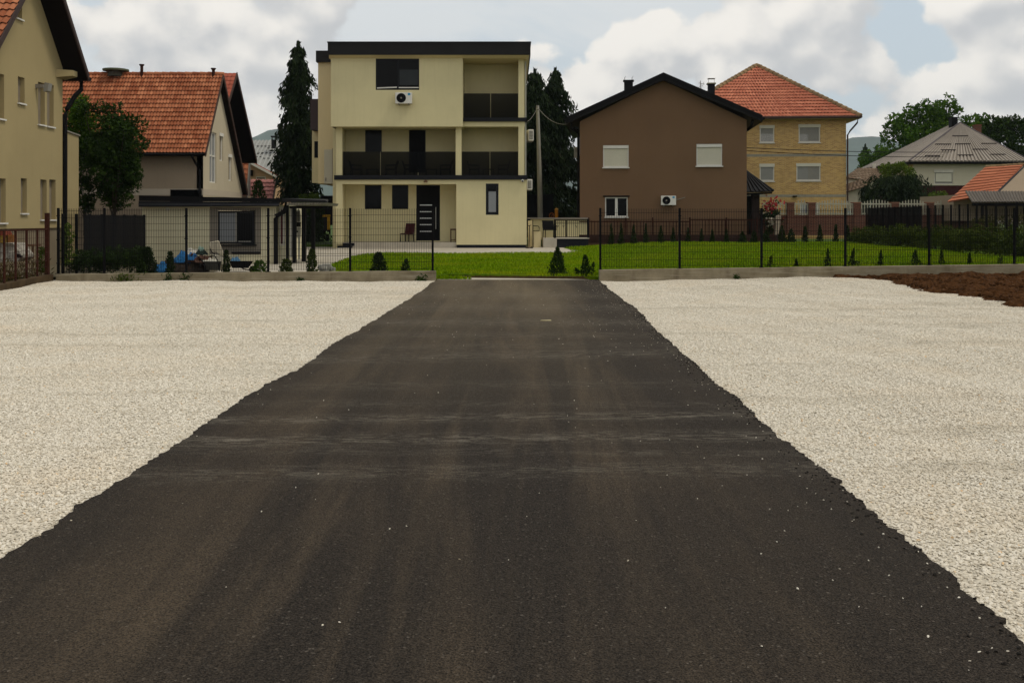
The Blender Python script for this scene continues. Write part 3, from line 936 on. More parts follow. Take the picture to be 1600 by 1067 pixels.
# ------------------------------------------------------------------ cream three-storey house
B0 = (0, 53.0, .34)
hs = thing("cream_house", "cream three storey flat roofed house with dark fascia and smoked glass balconies", "house", (PX(670, 53), 53.0, .34))
YF, YB = 52.9, 54.6                                # column front, recessed back wall
def win_part(parent, px0, px1, py0, py1, Y, name="window", frame=m_anthd, pane=m_glass, fw=.05, mull=(), sill=None, pane_mat2=None, d=.07):
    """frame as a part with its pane as a sub-part; mull = pixel columns of upright bars"""
    x0, x1, z0, z1 = PX(px0, Y), PX(px1, Y), PZ(py1, Y), PZ(py0, Y)
    mb = MB().box(x0, x1, Y, Y + d, z0, z0 + fw).box(x0, x1, Y, Y + d, z1 - fw, z1)
    mb.box(x0, x0 + fw, Y, Y + d, z0 + fw, z1 - fw).box(x1 - fw, x1, Y, Y + d, z0 + fw, z1 - fw)
    for p in mull: mb.box(PX(p, Y) - fw * .5, PX(p, Y) + fw * .5, Y - .002, Y + d, z0 + fw, z1 - fw)
    fr = mb.build(name, frame, parent)
    MB().box(x0 + fw * .5, x1 - fw * .5, Y + d * .5, Y + d * .5 + .02, z0 + fw * .5, z1 - fw * .5).build("pane", pane, fr)
    if sill is not None:
        MB().box(x0 - .04, x1 + .04, Y - .09, Y + .02, z0 - .05, z0 - .003).build("sill", sill, fr)
    return fr


W = MB()
x = lambda p, Y=YF: PX(p, Y)
zz = lambda p, Y=YF: PZ(p, Y)
# upper storey front wall with its window opening
YU = 52.45
wall(W, front(YU), PX(517, YU), PX(723, YU), PZ(198, YU), PZ(86, YU), [(PX(587, YU), PX(655, YU), PZ(141, YU), PZ(92, YU))], .10, thick=.4)
W.poly([(PX(517, YU), YU, PZ(198, YU)), (PX(723, YU), YU, PZ(198, YU)), (PX(723, YU), YU + 2.2, PZ(198, YU)), (PX(517, YU), YU + 2.2, PZ(198, YU))])
W.box(PX(517, YU) + .001, PX(517, YU) + .25, YU + .4, YB + 8, PZ(198, YU), PZ(86, YU))
W.box(PX(723, YU) - .25, PX(723, YU) - .001, YU + .4, YB, zz(198), zz(86))
# loggia top right: beam, column, back wall, ceiling, side
W.box(x(723), x(819), YF, YF + .3, zz(93), zz(86))
W.box(x(810), x(819), YF + .001, YF + .35, zz(184), zz(93))
W.box(x(723), x(819.5), YB, YB + .2, zz(190), zz(86))
W.box(x(812), x(822.5), YF + .36, YB + 9, zz(390), zz(86))
# beams under the loggia slab and first floor
W.box(x(721), x(820), YF + .02, YF + .3, zz(198), zz(190))
W.box(x(524.5), x(713), YF, YF + .3, zz(288), zz(281))
# first floor columns and back wall (with window and door openings)
W.box(x(712), x(721), YF, YF + .35, zz(276), zz(198))
W.box(x(810), x(819), YF + .001, YF + .35, zz(276), zz(198))
W.box(x(525), x(534.5), YF, YF + .35, zz(276), zz(198))
Yb = YB
wall(W, front(Yb), PX(535, Yb), PX(820, Yb), PZ(283, Yb), PZ(196, Yb), [(PX(570.5, Yb), PX(596.5, Yb), PZ(239, Yb), PZ(201, Yb)), (PX(639, Yb), PX(665, Yb), PZ(270, Yb), PZ(201, Yb))], .08, thick=.2)
W.box(x(712) + .05, x(721) - .05, YF + .36, YB - .001, zz(276), zz(198))
W.box(PX(520, 53.6), PX(535.5, 53.6), 53.6, YB + 8, PZ(390, 53.6), PZ(196, 53.6))
# floors
W.box(x(524), x(820), YF + .31, YB + .1, zz(283), zz(277)); W.box(x(724), x(818), YF + .31, YB, zz(197), zz(190.5))
# ground floor: column, porch back wall, room block on the right
W.box(x(525), x(535), YF + .001, YF + .36, zz(381), zz(288))
wall(W, front(Yb), PX(534, Yb), PX(713, Yb), PZ(380, Yb), PZ(288, Yb), [(PX(570, Yb), PX(596, Yb), PZ(327, Yb), PZ(289.5, Yb)), (PX(612.5, Yb), PX(638, Yb), PZ(327, Yb), PZ(289.5, Yb)), (PX(650.5, Yb), PX(687.5, Yb), PZ(376.2, Yb), PZ(289.5, Yb))], .08, thick=.2)
wall(W, front(YF), x(713), x(823), zz(382.5), zz(281), [(x(759), x(779), zz(336), zz(287))], .10, thick=.35)
W.box(x(713) + .001, x(713) + .25, YF + .35, YB + .1, zz(382.5), zz(281))
W.build("wall", m_cream, hs)
# dark trim
mb = MB()
fs0, fs1 = PX(512, 52.1), PX(829, 52.1)
zt, zb_ = PZ(67, 52.1), PZ(86, 52.1)
mb.box(fs0, fs1, 52.1, 63.5, zb_, zt)
roof = mb.build("roof_fascia", m_anth, hs)
MB().box(fs0 - .03, fs1 + .03, 52.07, 63.53, zt + .002, zt + .05).build("coping", m_anthd, roof)
MB().hexa([(PX(514, YU), YU - .02, zb_ - .12), (PX(822, YU), YU - .02, zb_ - .12), (PX(822, YU), 63, zb_ - .12), (PX(514, YU), 63, zb_ - .12), (fs0 + .06, 52.16, zb_ - .003), (fs1 - .06, 52.16, zb_ - .003), (fs1 - .06, 63.4, zb_ - .003), (fs0 + .06, 63.4, zb_ - .003)]).build("soffit", m_cream_in, hs)
MB().box(x(522, 52.8), x(824, 52.8), 52.8, YF + .30, PZ(281, 52.8), PZ(274, 52.8)).build("balcony_slab", m_anthd, hs)
MB().box(x(723.5, 52.8), x(823, 52.8), 52.8, YF + .30, PZ(190, 52.8), PZ(184, 52.8)).build("balcony_slab", m_anthd, hs)
MB().box(x(714), x(822), YF - .012, YF + .3, .30, zz(383)).build("plinth", m_anthd, hs)
MB().box(x(527), x(550), YF - .06, YF + .5, .30, zz(384.5)).box(x(535.2), x(553), YF + .1, YF + .6, zz(384.4), zz(380)).build("plinth", m_anthd, hs)
MB().box(x(535), x(713), YF + .12, YB + .1, .20, zz(379)).build("porch_step", m_pave, hs)
for a, b in ((535, 594), (594, 653), (653, 712), (721, 765.5), (765.5, 810)):
    MB().box(x(a) + .012, x(b) - .012, YF + .12, YF + .135, zz(274), zz(237)).build("glass_balustrade", m_tint, hs)
for a, b in ((724, 766.3), (766.7, 810)):
    MB().box(x(a) + .01, x(b) - .01, YF + .12, YF + .135, zz(184), zz(146)).build("glass_balustrade", m_tint, hs)
win_part(hs, 587, 655, 92, 141, YU + .04, mull=(622,), fw=.06)
w2 = [o for o in hs.children if o.name.startswith("window")][-1]
MB().hexa([(PX(589, YU), YU + .01, PZ(138.8, YU)), (PX(620, YU), YU + .01, PZ(137.6, YU)), (PX(620, YU), YU + .036, PZ(137.6, YU)), (PX(589, YU), YU + .036, PZ(138.8, YU)), (PX(589, YU), YU + .01, PZ(137, YU)), (PX(620, YU), YU + .01, PZ(135.8, YU)), (PX(620, YU), YU + .036, PZ(135.8, YU)), (PX(589, YU), YU + .036, PZ(137, YU))]).box(PX(623, YU), PX(654, YU), YU + .012, YU + .036, PZ(138, YU), PZ(136.4, YU)).build("bottom_rail", m_white, w2)
MB().box(PX(624, YU), PX(653, YU), YU + .05, YU + .06, PZ(133, YU), PZ(109, YU)).build("insect_screen", M("screen", (.03, .034, .036), .6, .1, 2), w2)
win_part(hs, 570.5, 596.5, 201, 241, YB + .03)
MB().pbox(573, 595, 237.2, 238.6, YB + .01, .03).build("bottom_rail", m_shutg, [o for o in hs.children if o.name.startswith("window")][-1])
win_part(hs, 570, 596, 289.5, 328.5, YB + .03); win_part(hs, 612.5, 638, 289.5, 328, YB + .03)
def door_part(px0, px1, py0, py1, Y, bars=False):
    d = MB().pbox(px0, px1, py0, py1, Y, .06).build("door", m_anthd, hs)
    mb = MB().pbox(px0 + 1.5, px1 - 1.5, py0 + 1.5, py1 - 1, Y - .012, .01); mb.build("leaf_panel", m_black, d)
    if bars:
        mb = MB()
        for py in (320, 330.3, 340.5, 350.5, 361): mb.pbox(656, 675, py, py + 1.4, Y - .028, .012)
        mb.build("inlay_bar", m_steel, d)
        MB().tube([P(681, 324, Y - .07), P(681, 358, Y - .07)], .018, 8).tube([P(681, 328, Y - .07), P(681, 328, Y - .01)], .012, 6).tube([P(681, 354, Y - .07), P(681, 354, Y - .01)], .012, 6).build("handle", m_steel, d)
    return d
door_part(639, 665, 201, 270.5, YB + .03); door_part(650.5, 687.5, 289.5, 376.5, YB + .03, True)
win_part(hs, 759.2, 778.8, 287.2, 335.8, YF + .05, fw=.12, pane=m_glass)
wn = [o for o in hs.children if o.name.startswith("window")][-1]
MB().pbox(763.3, 775, 299.5, 331.5, YF + .045, .03).build("frosted_pane", m_glassg, wn)
MB().pbox(763, 775.3, 298.2, 299.4, YF + .04, .03).build("glazing_bar", m_anthd, wn)
# set-back wing on the left
mb = MB().box(PX(497, 55), PX(522, 55), 55, 62, PZ(287, 55), PZ(96, 55)); mb.build("wing_wall", m_cream_in, hs)
MB().box(PX(493.5, 54.8), PX(516, 54.8), 54.8, 62.2, PZ(97, 54.8), PZ(79.5, 54.8)).build("wing_fascia", m_anth, hs)
MB().box(PX(485, 56), PX(499, 56), 56, 61, PZ(203, 56), PZ(155, 56)).build("side_parapet", M("plum_cladding", (.055, .040, .042), .7, .1, 1), hs)
mb = MB(); wall(mb, front(57), PX(487.5, 57), PX(499, 57), PZ(286, 57), PZ(203, 57), [(PX(491, 57), PX(498, 57), PZ(247, 57), PZ(221, 57))], .1, thick=3.5)
mb.build("wing_wall", m_cream, hs)
win_part(hs, 491, 498, 221, 247, 57.05, pane=m_glass)
MB().pbox(506.5, 521, 234, 287, 54.2, .7).build("service_cabinet", m_grey_c := M("cabinet_grey", (.42, .39, .30), .7, .05, 1), hs)
MB().tube([P(519.5, 232, 54.15), P(519.5, 286, 54.15)], .02, 6).pbox(508, 510, 278, 283, 54.17, .03).build("cabinet_pipe", m_grey, hs)
MB().box(PX(820.3, YF), PX(822.6, YF), YF + .30, YF + .36, zz(280), zz(95)).build("downpipe", M("pale_pipe", (.33, .33, .30), .5, .05, 2), hs)
MB().tube([P(665, 281.5, YF - .1), P(665, 283.2, YF - .1), P(665, 285, YF - .1)], [.03, .10, .11], 10).build("porch_lamp", m_wood, hs)


# ------------------------------------------------------------------ air-conditioning units
def ac_unit(label, loc, w=.78, h=.54, rz=0.0, sticker=True, grp="outdoor air conditioning units on the house walls", coil=False):
    t = thing("air_conditioner", label, "air conditioner", loc, rz, grp, local=True)
    MB().box(-w / 2, w / 2, 0, .28, 0, h).build("casing", m_white, t, bevel=.015)
    cx, cz, r = -w * .14, h * .5, h * .43
    MB().tube([(cx, .01, cz), (cx, -.008, cz)], r, 32).build("fan_opening", m_black, t)
    g = MB()
    for k in range(4):
        rr = r * (.25 + .23 * k); n = 28
        g.tube([(cx + rr * math.cos(2 * math.pi * i / n), -.016, cz + rr * math.sin(2 * math.pi * i / n)) for i in range(n + 1)], .004, 4, False)
    for i in range(12):
        a = i * math.pi / 6
        g.tube([(cx + .05 * math.cos(a), -.016, cz + .05 * math.sin(a)), (cx + r * math.cos(a), -.016, cz + r * math.sin(a))], .003, 4, False)
    g.build("fan_guard", m_anthd, t)
    MB().tube([(cx, -.012, cz), (cx, -.022, cz)], .045, 16).build("fan_hub", m_grey, t)
    if sticker: MB().box(w * .26, w * .41, -.004, .002, h * .74, h * .94).build("sticker", M("blue_sticker", (.05, .25, .42), .5, .1, 9), t)
    if coil:                                        # louvred coil on the narrow end, the side this unit shows
        MB().box(-w / 2 - .006, -w / 2 + .002, .04, .25, .07, h - .07).build("coil", m_black, t)
        gb = MB()
        for k in range(4): gb.box(-w / 2 - .012, -w / 2 - .006, .04 + .064 * k, .055 + .064 * k, .07, h - .07)
        for k in range(7): gb.box(-w / 2 - .012, -w / 2 - .0061, .04, .25, .07 + (h - .14) * k / 6 - .006, .07 + (h - .14) * k / 6 + .006)
        gb.build("coil_guard", m_white, t)
    for sx_ in (-w * .3, w * .3):
        MB().box(sx_ - .02, sx_ + .02, 0, .40, -.05, -.002).build("bracket", m_grey, t)
    return t
def at_px(px, py, Y): return (PX(px, Y), Y, PZ(py, Y))
ac_unit("white air conditioner with blue sticker under the top window of the cream house", (PX(630.5, 52.1), 52.1, PZ(162, 52.1)), .84, .56)
ac_unit("white air conditioner with side grille high on the right side of the cream house", (PX(832, 55.2), 55.2, PZ(221, 55.2)), .80, .60, R(98), False, coil=True)
ac_unit("white air conditioner low on the right side of the cream house behind the camera", (PX(830, 54.2), 54.2, PZ(297, 54.2)), .80, .55, R(98), False, coil=True)

# ------------------------------------------------------------------ balcony and porch furniture
def chair(name, label, loc, rz, mats, grp, w=.56, arms=True, back=.88, wicker=True):
    t = thing(name, label, "chair", loc, rz, grp, local=True)
    sm, lm = mats
    d = .54
    MB().box(-w / 2, w / 2, -d / 2, d / 2, .40, .46).build("seat", sm, t, bevel=.02)
    MB().hexa([(-w / 2, d / 2 - .05, .46), (w / 2, d / 2 - .05, .46), (w / 2, d / 2, .46), (-w / 2, d / 2, .46), (-w / 2, d / 2 + .08, back), (w / 2, d / 2 + .08, back), (w / 2, d / 2 + .13, back), (-w / 2, d / 2 + .13, back)]).build("backrest", sm, t)
    for sx_ in (-1, 1):
        for sy in (-1, 1):
            MB().tube([(sx_ * (w / 2 - .03), sy * (d / 2 - .03), .40), (sx_ * (w / 2 - .02), sy * (d / 2), 0)], .022, 8).build("leg", lm, t)
        if arms:
            MB().tube([(sx_ * (w / 2), -d / 2 + .02, .40), (sx_ * (w / 2), -d / 2 + .02, .64), (sx_ * (w / 2), d / 2 + .05, .66)], .024, 8).build("armrest", lm, t)
    return t
def low_table(label, loc):
    t = thing("side_table", label, "table", loc, 0, "small tables on the smoked glass balconies", local=True)
    MB().box(-.30, .30, -.25, .25, .41, .45).build("tabletop", m_rattan, t, bevel=.01)
    for a in (-.27, .27):
        for b in (-.22, .22): MB().box(a - .02, a + .02, b - .02, b + .02, 0, .41).build("leg", m_rattan, t)
zf1 = PZ(276.6, YF)
G = "rattan chairs on the smoked glass balconies"
for px_, rz_, lab in ((557, 90, "black rattan armchair leftmost on the long balcony, facing right"), (611, -90, "black rattan armchair facing left under the balcony window"), (640, 90, "black rattan armchair before the balcony door, facing right"),
                      (696, -90, "black rattan armchair beside the middle column, facing left"), (741, 90, "black rattan armchair on the right balcony bay, facing right"), (786, -90, "black rattan armchair at the right end of the balcony, facing left")):
    chair("balcony_chair", lab, (PX(px_, 53.8), 53.8, zf1), R(rz_), (m_rattan, m_rattan), G)
for px_, lab in ((582, "small black table between the two leftmost balcony chairs"), (674, "small black table right of the balcony door"), (763, "small black table in the right balcony bay")):
    low_table(lab, (PX(px_, 53.8), 53.8, zf1))
zp = PZ(379, YF)
chair("porch_chair", "maroon padded chair on the porch left of the front door", (PX(636, 54.1), 54.1, zp), R(-25), (m_maroon, m_black), None, .55, False, .98)
t = thing("plant_stand", "dark metal stand tucked in the porch corner right of the front door", "stand", (PX(709, 53.9), 53.9, zp))
for px_ in (704.5, 712.5):
    for yy in (53.75, 54.05): MB().box(PX(px_, 53.9) - .02, PX(px_, 53.9) + .02, yy - .02, yy + .02, zp, zp + .66).build("leg", m_wood, t)
MB().box(PX(703.8, 53.9), PX(713, 53.9), 53.7, 54.1, zp + .62, zp + .70).build("top", m_wood, t)
MB().box(PX(705, 53.9), PX(712.4, 53.9), 53.76, 54.04, zp + .10, zp + .13).build("shelf", m_wood, t)
t = thing("security_camera", "small white security camera under the balcony at the right corner of the cream house", "camera", (PX(816, YF), YF, PZ(283, YF)))
MB().tube([P(816.5, 282.5, YF - .13), P(816.5, 282.8, YF)], .07, 12).build("housing", m_white, t)
MB().tube([P(816.5, 283.3, YF - .14), P(816.5, 283.3, YF - .12)], .045, 12).build("lens", m_black, t)

# ------------------------------------------------------------------ tan gabled house at the left edge
TX = -16.8                                          # its gable wall faces the gravel yard
t1 = thing("tan_house", "tan rendered gabled house with dark eaves cut off by the left edge of the photo", "house", (TX - 4, 35.4, .1))
def wy(px): return -TX * F / (CX - px)              # distance at which that pixel column meets the gable wall
ridgeY, ridgeZ = 35.4, 11.2
def ttop(y): return (ridgeZ - .30) - abs(y - ridgeY) * 1.18
holes = []
wins = [(-10, 6.5, 115, 185, 0), (28, 38.5, 121, 161.5, 0), (59.5, 70, 129.5, 195, 0), (73.5, 84, 132.5, 198, 0),
        (-9, 9, 279, 348, 0), (32.5, 42, 279, 333, 0), (63, 73, 281, 343, 0), (77, 87, 281, 343, 0), (25, 34.5, -14, 29.5, 0)]
for a, b, c, d, _ in wins:
    ym = (wy(a) + wy(b)) / 2
    holes.append((wy(a), wy(b), H + (HY - d) * ym / F, H + (HY - c) * ym / F))
gfn = lambda u, v, w: (TX - w, u, v)
mb = MB(); wall(mb, gfn, 32.35, 38.28, .1 + 1.42, 7.6, holes, .16, top=ttop, extra_u=(ridgeY,), thick=8)
mb.build("wall", m_tan, t1)
MB().box(TX - 8, TX - .06, 32.4, 38.2, -.1, 1.52).build("plinth", M("tan_plinth", (.20, .165, .11), .95, .15, .8, .3, 30, streak=.2), t1)
for a, b, c, d in holes:
    fr = MB().box(TX - .20, TX - .155, a - .01, b + .01, c - .01, d + .01).build("window", m_shutt, t1)
    MB().box(TX - .02, TX + .07, a - .04, b + .04, c - .055, c - .004).build("sill", m_white, fr)
VX = -16.04; EY0, EY1, EZ = 31.9, 38.75, 7.25
def troof(side, name):
    ey = EY0 if side < 0 else EY1
    rz_ = ridgeZ - .02
    MB().hexa([(-26, ey, EZ - .16), (VX, ey, EZ - .16), (VX, ridgeY, rz_ - .16), (-26, ridgeY, rz_ - .16), (-26, ey, EZ - .01), (VX, ey, EZ - .01), (VX, ridgeY, rz_ - .01), (-26, ridgeY, rz_ - .01)]).build(name, m_soffit, t1)
    if side < 0: tile_roof("roof", t1, (-20.5, ey, EZ), (VX - .02, ey, EZ), (-20.5, ridgeY, rz_), (VX - .02, ridgeY, rz_), 15, .22, m_tile, .045, .055)
    else: tile_roof("roof", t1, (VX - .02, ey, EZ), (-20.5, ey, EZ), (VX - .02, ridgeY, rz_), (-20.5, ridgeY, rz_), 15, .22, m_tile, .045, .055)
    MB().hexa([(VX, ey - .02 * side, EZ - .2), (VX + .05, ey, EZ - .2), (VX + .05, ridgeY, rz_ - .2), (VX, ridgeY, rz_ - .2), (VX, ey, EZ + .06), (VX + .05, ey, EZ + .06), (VX + .05, ridgeY, rz_ + .06), (VX, ridgeY, rz_ + .06)]).build("verge_board", M("brown_verge", (.045, .028, .024), .6, .15, 3), t1)
troof(-1, "eave_soffit"); troof(1, "eave_soffit")
MB().hexa([(TX, 37.7, 7.06), (TX + .5, 38.0, 7.16), (TX + .5, 38.4, 7.16), (TX, 38.5, 7.06), (TX, 37.7, 7.36), (TX + .5, 38.0, 7.36), (TX + .5, 38.4, 7.36), (TX, 38.5, 7.36)]).build("eave_beam", m_tan, t1)
MB().tube([(-25, 38.85, 7.14), (VX + .05, 38.85, 7.14)], .075, 10).build("gutter", m_gutter, t1)
MB().tube([(VX - .28, 38.8, 7.1), (VX - .28, 38.8, 6.75), (VX - .42, 38.6, 6.5), (TX + .1, 38.4, 5.95), (TX + .06, 38.35, 5.75), (TX + .06, 38.35, .1)], .085, 10).build("downpipe", m_gutter, t1)
MB().hexa([(TX - 1.6, 38.32, 0), (TX - .02, 38.32, 0), (TX - .02, 39.75, 0), (TX - 1.6, 39.75, 0), (TX - 1.6, 38.32, 5.15), (TX - .02, 38.32, 5.15), (TX - .02, 39.75, 5.05), (TX - 1.6, 39.75, 5.05)]).build("stair_wall", m_tan, t1)
MB().hexa([(TX - 1.65, 38.32, 5.153), (TX + .03, 38.32, 5.153), (TX + .03, 39.8, 5.053), (TX - 1.65, 39.8, 5.053), (TX - 1.65, 38.32, 5.21), (TX + .03, 38.32, 5.21), (TX + .03, 39.8, 5.11), (TX - 1.65, 39.8, 5.11)]).build("coping", m_grey, t1)
yl = wy(56)
MB().box(TX + .002, TX + .28, yl - .05, yl + .07, H + 205 * yl / F, H + 211 * yl / F).build("floodlight_arm", m_grey, t1)
MB().hexa([(TX + .25, yl + .02, H + 200 * yl / F), (TX + .40, yl + .02, H + 201 * yl / F), (TX + .40, yl + .3, H + 201 * yl / F), (TX + .25, yl + .3, H + 200 * yl / F), (TX + .30, yl + .02, H + 214 * yl / F), (TX + .45, yl + .02, H + 213 * yl / F), (TX + .45, yl + .3, H + 213 * yl / F), (TX + .30, yl + .3, H + 214 * yl / F)]).build("floodlight", m_shutg, t1)

# ------------------------------------------------------------------ orange-tiled house behind it
t2 = thing("tiled_house", "beige gabled house with a long steep roof of orange clay tiles", "house", (-18, 51, .2))
GX = -14.34                                         # gable plane
e_y, e_z, r_y, r_z, f_y, f_z = 47.0, 4.86, 49.9, 8.88, 54.5, 3.25
vx2 = GX + .26
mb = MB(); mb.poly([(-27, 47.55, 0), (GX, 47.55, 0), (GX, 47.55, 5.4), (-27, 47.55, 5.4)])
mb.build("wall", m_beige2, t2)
def gtop(y): return (e_z + (y - e_y) * (r_z - e_z) / (r_y - e_y) - .14) if y < r_y else (r_z + (y - r_y) * (f_z - r_z) / (f_y - r_y) - .14)
g2y = lambda px: -GX * F / (CX - px)
gh = []
for a, b, c, d in ((327.5, 338, 207, 286), (343, 348.5, 209, 252), (357, 362, 242, 283)):
    ym = (g2y(a) + g2y(b)) / 2
    gh.append((g2y(a), g2y(b), H + (HY - d) * ym / F, H + (HY - c) * ym / F))
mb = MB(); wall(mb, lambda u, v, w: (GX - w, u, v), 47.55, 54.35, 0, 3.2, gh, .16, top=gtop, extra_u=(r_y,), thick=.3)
mb.build("gable_wall", m_beige2_lit, t2)
for k, (a, b, c, d) in enumerate(gh):
    fr = MB()
    w_ = .06
    fr.box(GX - .12, GX - .06, a, b, c, c + w_).box(GX - .12, GX - .06, a, b, d - w_, d).box(GX - .12, GX - .06, a, a + w_, c + w_, d - w_).box(GX - .12, GX - .06, b - w_, b, c + w_, d - w_)
    if k == 0: fr.box(GX - .12, GX - .055, (a + b) / 2 - .03, (a + b) / 2 + .03, c + w_, d - w_).box(GX - .12, GX - .055, a, b, c + (d - c) * .52, c + (d - c) * .52 + .07)
    o = fr.build("window", m_white, t2)
    MB().box(GX - .14, GX - .10, a, b, c, d).build("pane", m_glassg if k == 0 else m_shutt, o)
    if k: MB().box(GX - .1, GX + .03, a - .03, b + .03, d - .14, d + .02).build("shutter_box", m_white, o)
MB().box(-27, GX + .012, 47.53, 54.4, 2.95, 3.25).build("band", M("band_render", (.42, .36, .28), .9, .06, .6), t2)
tile_roof("roof", t2, (-27, e_y, e_z), (vx2, e_y, e_z), (-27, r_y, r_z), (vx2, r_y, r_z), 18, .15, m_tile, .058, .060)
MB().hexa([(-27, e_y, e_z - .12), (vx2, e_y, e_z - .12), (vx2, r_y, r_z - .12), (-27, r_y, r_z - .12), (-27, e_y, e_z - .01), (vx2, e_y, e_z - .01), (vx2, r_y, r_z - .01), (-27, r_y, r_z - .01)]).hexa([(-27, r_y, r_z - .12), (vx2, r_y, r_z - .12), (vx2, f_y, f_z - .12), (-27, f_y, f_z - .12), (-27, r_y, r_z - .005), (vx2, r_y, r_z - .005), (vx2, f_y, f_z - .005), (-27, f_y, f_z - .005)]).build("roof_deck", m_soffit, t2)
tile_roof("roof", t2, (vx2, f_y, f_z), (-27, f_y, f_z), (vx2, r_y, r_z), (-27, r_y, r_z), 22, .3, m_tile, .028, .03)
ridge_caps("ridge_tiles", t2, (-27, r_y, r_z + .03), (vx2, r_y, r_z + .03), m_tile, .10)
m_vb = M("verge_brown", (.060, .036, .028), .7, .2, 3)
MB().hexa([(vx2, e_y, e_z - .16), (vx2 + .04, e_y, e_z - .16), (vx2 + .04, r_y, r_z - .16), (vx2, r_y, r_z - .16), (vx2, e_y, e_z + .06), (vx2 + .04, e_y, e_z + .06), (vx2 + .04, r_y, r_z + .06), (vx2, r_y, r_z + .06)]).hexa([(vx2, r_y, r_z - .16), (vx2 + .04, r_y, r_z - .16), (vx2 + .04, f_y, f_z - .16), (vx2, f_y, f_z - .16), (vx2, r_y, r_z + .06), (vx2 + .04, r_y, r_z + .06), (vx2 + .04, f_y, f_z + .06), (vx2, f_y, f_z + .06)]).build("verge_board", m_vb, t2)
MB().tube([(-27, e_y - .08, e_z - .06), (vx2, e_y - .08, e_z - .06)], .07, 8).build("gutter", m_gutter, t2)
MB().tube([(GX - .35, e_y - .08, e_z - .1), (GX - .25, 47.25, e_z - .45), (GX - .14, 47.47, e_z - .75), (GX - .14, 47.47, .2)], .055, 8).build("downpipe", m_gutter, t2)
MB().box(PX(266, 47.5), PX(315, 47.5), 47.5, 47.60, PZ(318, 47.5), PZ(296.5, 47.5)).build("window", m_glass, t2)
ch = MB().tube([P(181, 120, 49.9), P(181, 111.5, 49.9)], .38, 12).build("chimney", M("mossy_chimney", (.07, .065, .05), .95, .2, 3), t2)
MB().tube([P(181, 111.5, 49.9), P(181, 108.8, 49.9)], .62, 12).build("chimney_cap", M("moss_cap", (.09, .10, .06), .95, .2, 3), ch)
for px_, pt in ((221.5, 101), (333.5, 107)):
    MB().tube([P(px_, 122, 49.8), P(px_, pt + 3, 49.8), P(px_, pt + 1.2, 49.8), P(px_, pt, 49.8)], [.075, .075, .13, .13], 8).build("vent_pipe", m_rust, t2)

# ------------------------------------------------------------------ taller house peeping out behind its gable
t3 = thing("red_roof_house", "taller house with red tiles and very dark gable soffit behind the orange tiled house", "house", (-18, 58, .3))
vx3, ry3, rz3 = -15.6, 58.0, 10.1
for ey, sgn in ((53.6, -1), (62.5, 1)):
    MB().hexa([(-24, ey, 5.25), (vx3, ey, 5.25), (vx3, ry3, rz3 - .15), (-24, ry3, rz3 - .15), (-24, ey, 5.39), (vx3, ey, 5.39), (vx3, ry3, rz3 - .01), (-24, ry3, rz3 - .01)]).build("eave_soffit", m_soffit, t3)
    a, b = ((-24, ey, 5.4), (vx3, ey, 5.4)) if sgn < 0 else ((vx3, ey, 5.4), (-24, ey, 5.4))
    c, d = ((-24, ry3, rz3), (vx3, ry3, rz3)) if sgn < 0 else ((vx3, ry3, rz3), (-24, ry3, rz3))
    tile_roof("roof", t3, a, b, c, d, 19, .25, m_tile3, .03, .03)
    MB().hexa([(vx3, ey, 5.2), (vx3 + .05, ey, 5.2), (vx3 + .05, ry3, rz3 - .2), (vx3, ry3, rz3 - .2), (vx3, ey, 5.46), (vx3 + .05, ey, 5.46), (vx3 + .05, ry3, rz3 + .06), (vx3, ry3, rz3 + .06)]).build("verge_board", m_vb, t3)
mb = MB(); wall(mb, lambda u, v, w: (-17.1 - w, u, v), 54.2, 61.9, 0, 5.3, (), .1, top=lambda y: rz3 - .2 - abs(y - ry3) * 1.06, extra_u=(ry3,), thick=6)
mb.build("gable_wall", m_soffit, t3)  # wall takes the soffit black: shade under the overhang painted into its colour

# small bits of village between that house and the spruce
t4 = thing("annex", "low annex with orange tiles and grey side wall below the dark gable", "shed", (-16.9, 63, .3))
tile_roof("roof", t4, P(366, 305, 62), P(385, 305, 62), P(366, 235, 64.5), P(390, 235, 64.5), 9, .30, m_tile, .05, .06)
MB().hexa([P(385, 330, 62), P(386.5, 330, 62), P(391.5, 330, 64.5), P(390, 330, 64.5), P(385, 303, 62), P(386.5, 303, 62), P(391.5, 234, 64.5), P(390, 234, 64.5)]).build("side_wall", m_grey, t4)
MB().pbox(360, 385, 306, 340, 62.1, 2).build("wall", m_beige2, t4)

t5 = thing("peach_house", "small peach gabled house with white bargeboard between the dark gable and the spruce", "house", (PX(405, 75), 75, .3))
Yp = 75
apx = (372, 243); ev = (434, 276)
mb = MB(); wall(mb, front(Yp), PX(340, Yp), PX(428, Yp), .3, PZ(280, Yp), [(PX(400, Yp), PX(415, Yp), PZ(292, Yp), PZ(276, Yp))], .1, top=lambda u: PZ(apx[1], Yp) - abs(u - PX(apx[0], Yp)) * .53, extra_u=(PX(372, Yp),), thick=6)
mb.build("wall", M("peach_render", (.42, .27, .15), .9, .08, .8), t5)
win_part(t5, 400, 415, 276, 292, Yp + .03, frame=m_whitep, pane=m_shutt)
for s_ in (-1, 1):
    ex = 372 + s_ * 62
    MB().slab([P(372, 241, Yp - .5), P(ex, 274, Yp - .5), P(ex, 274, Yp + 6), P(372, 241, Yp + 6)], (0, 0, -.14)).build("roof", m_tile3_flat := M("red_sheet_roof", (.40, .12, .085), .8, .12, 2, .3, 20), t5)
    MB().slab([P(372, 242.5, Yp - .54), P(ex, 275.5, Yp - .54), P(ex, 279.5, Yp - .54), P(372, 246.5, Yp - .54)], (0, .035, 0)).build("bargeboard", m_whitep, t5)
MB().pbox(390, 394, 266, 275, Yp - .3, .3).build("wall_box", m_black, t5)

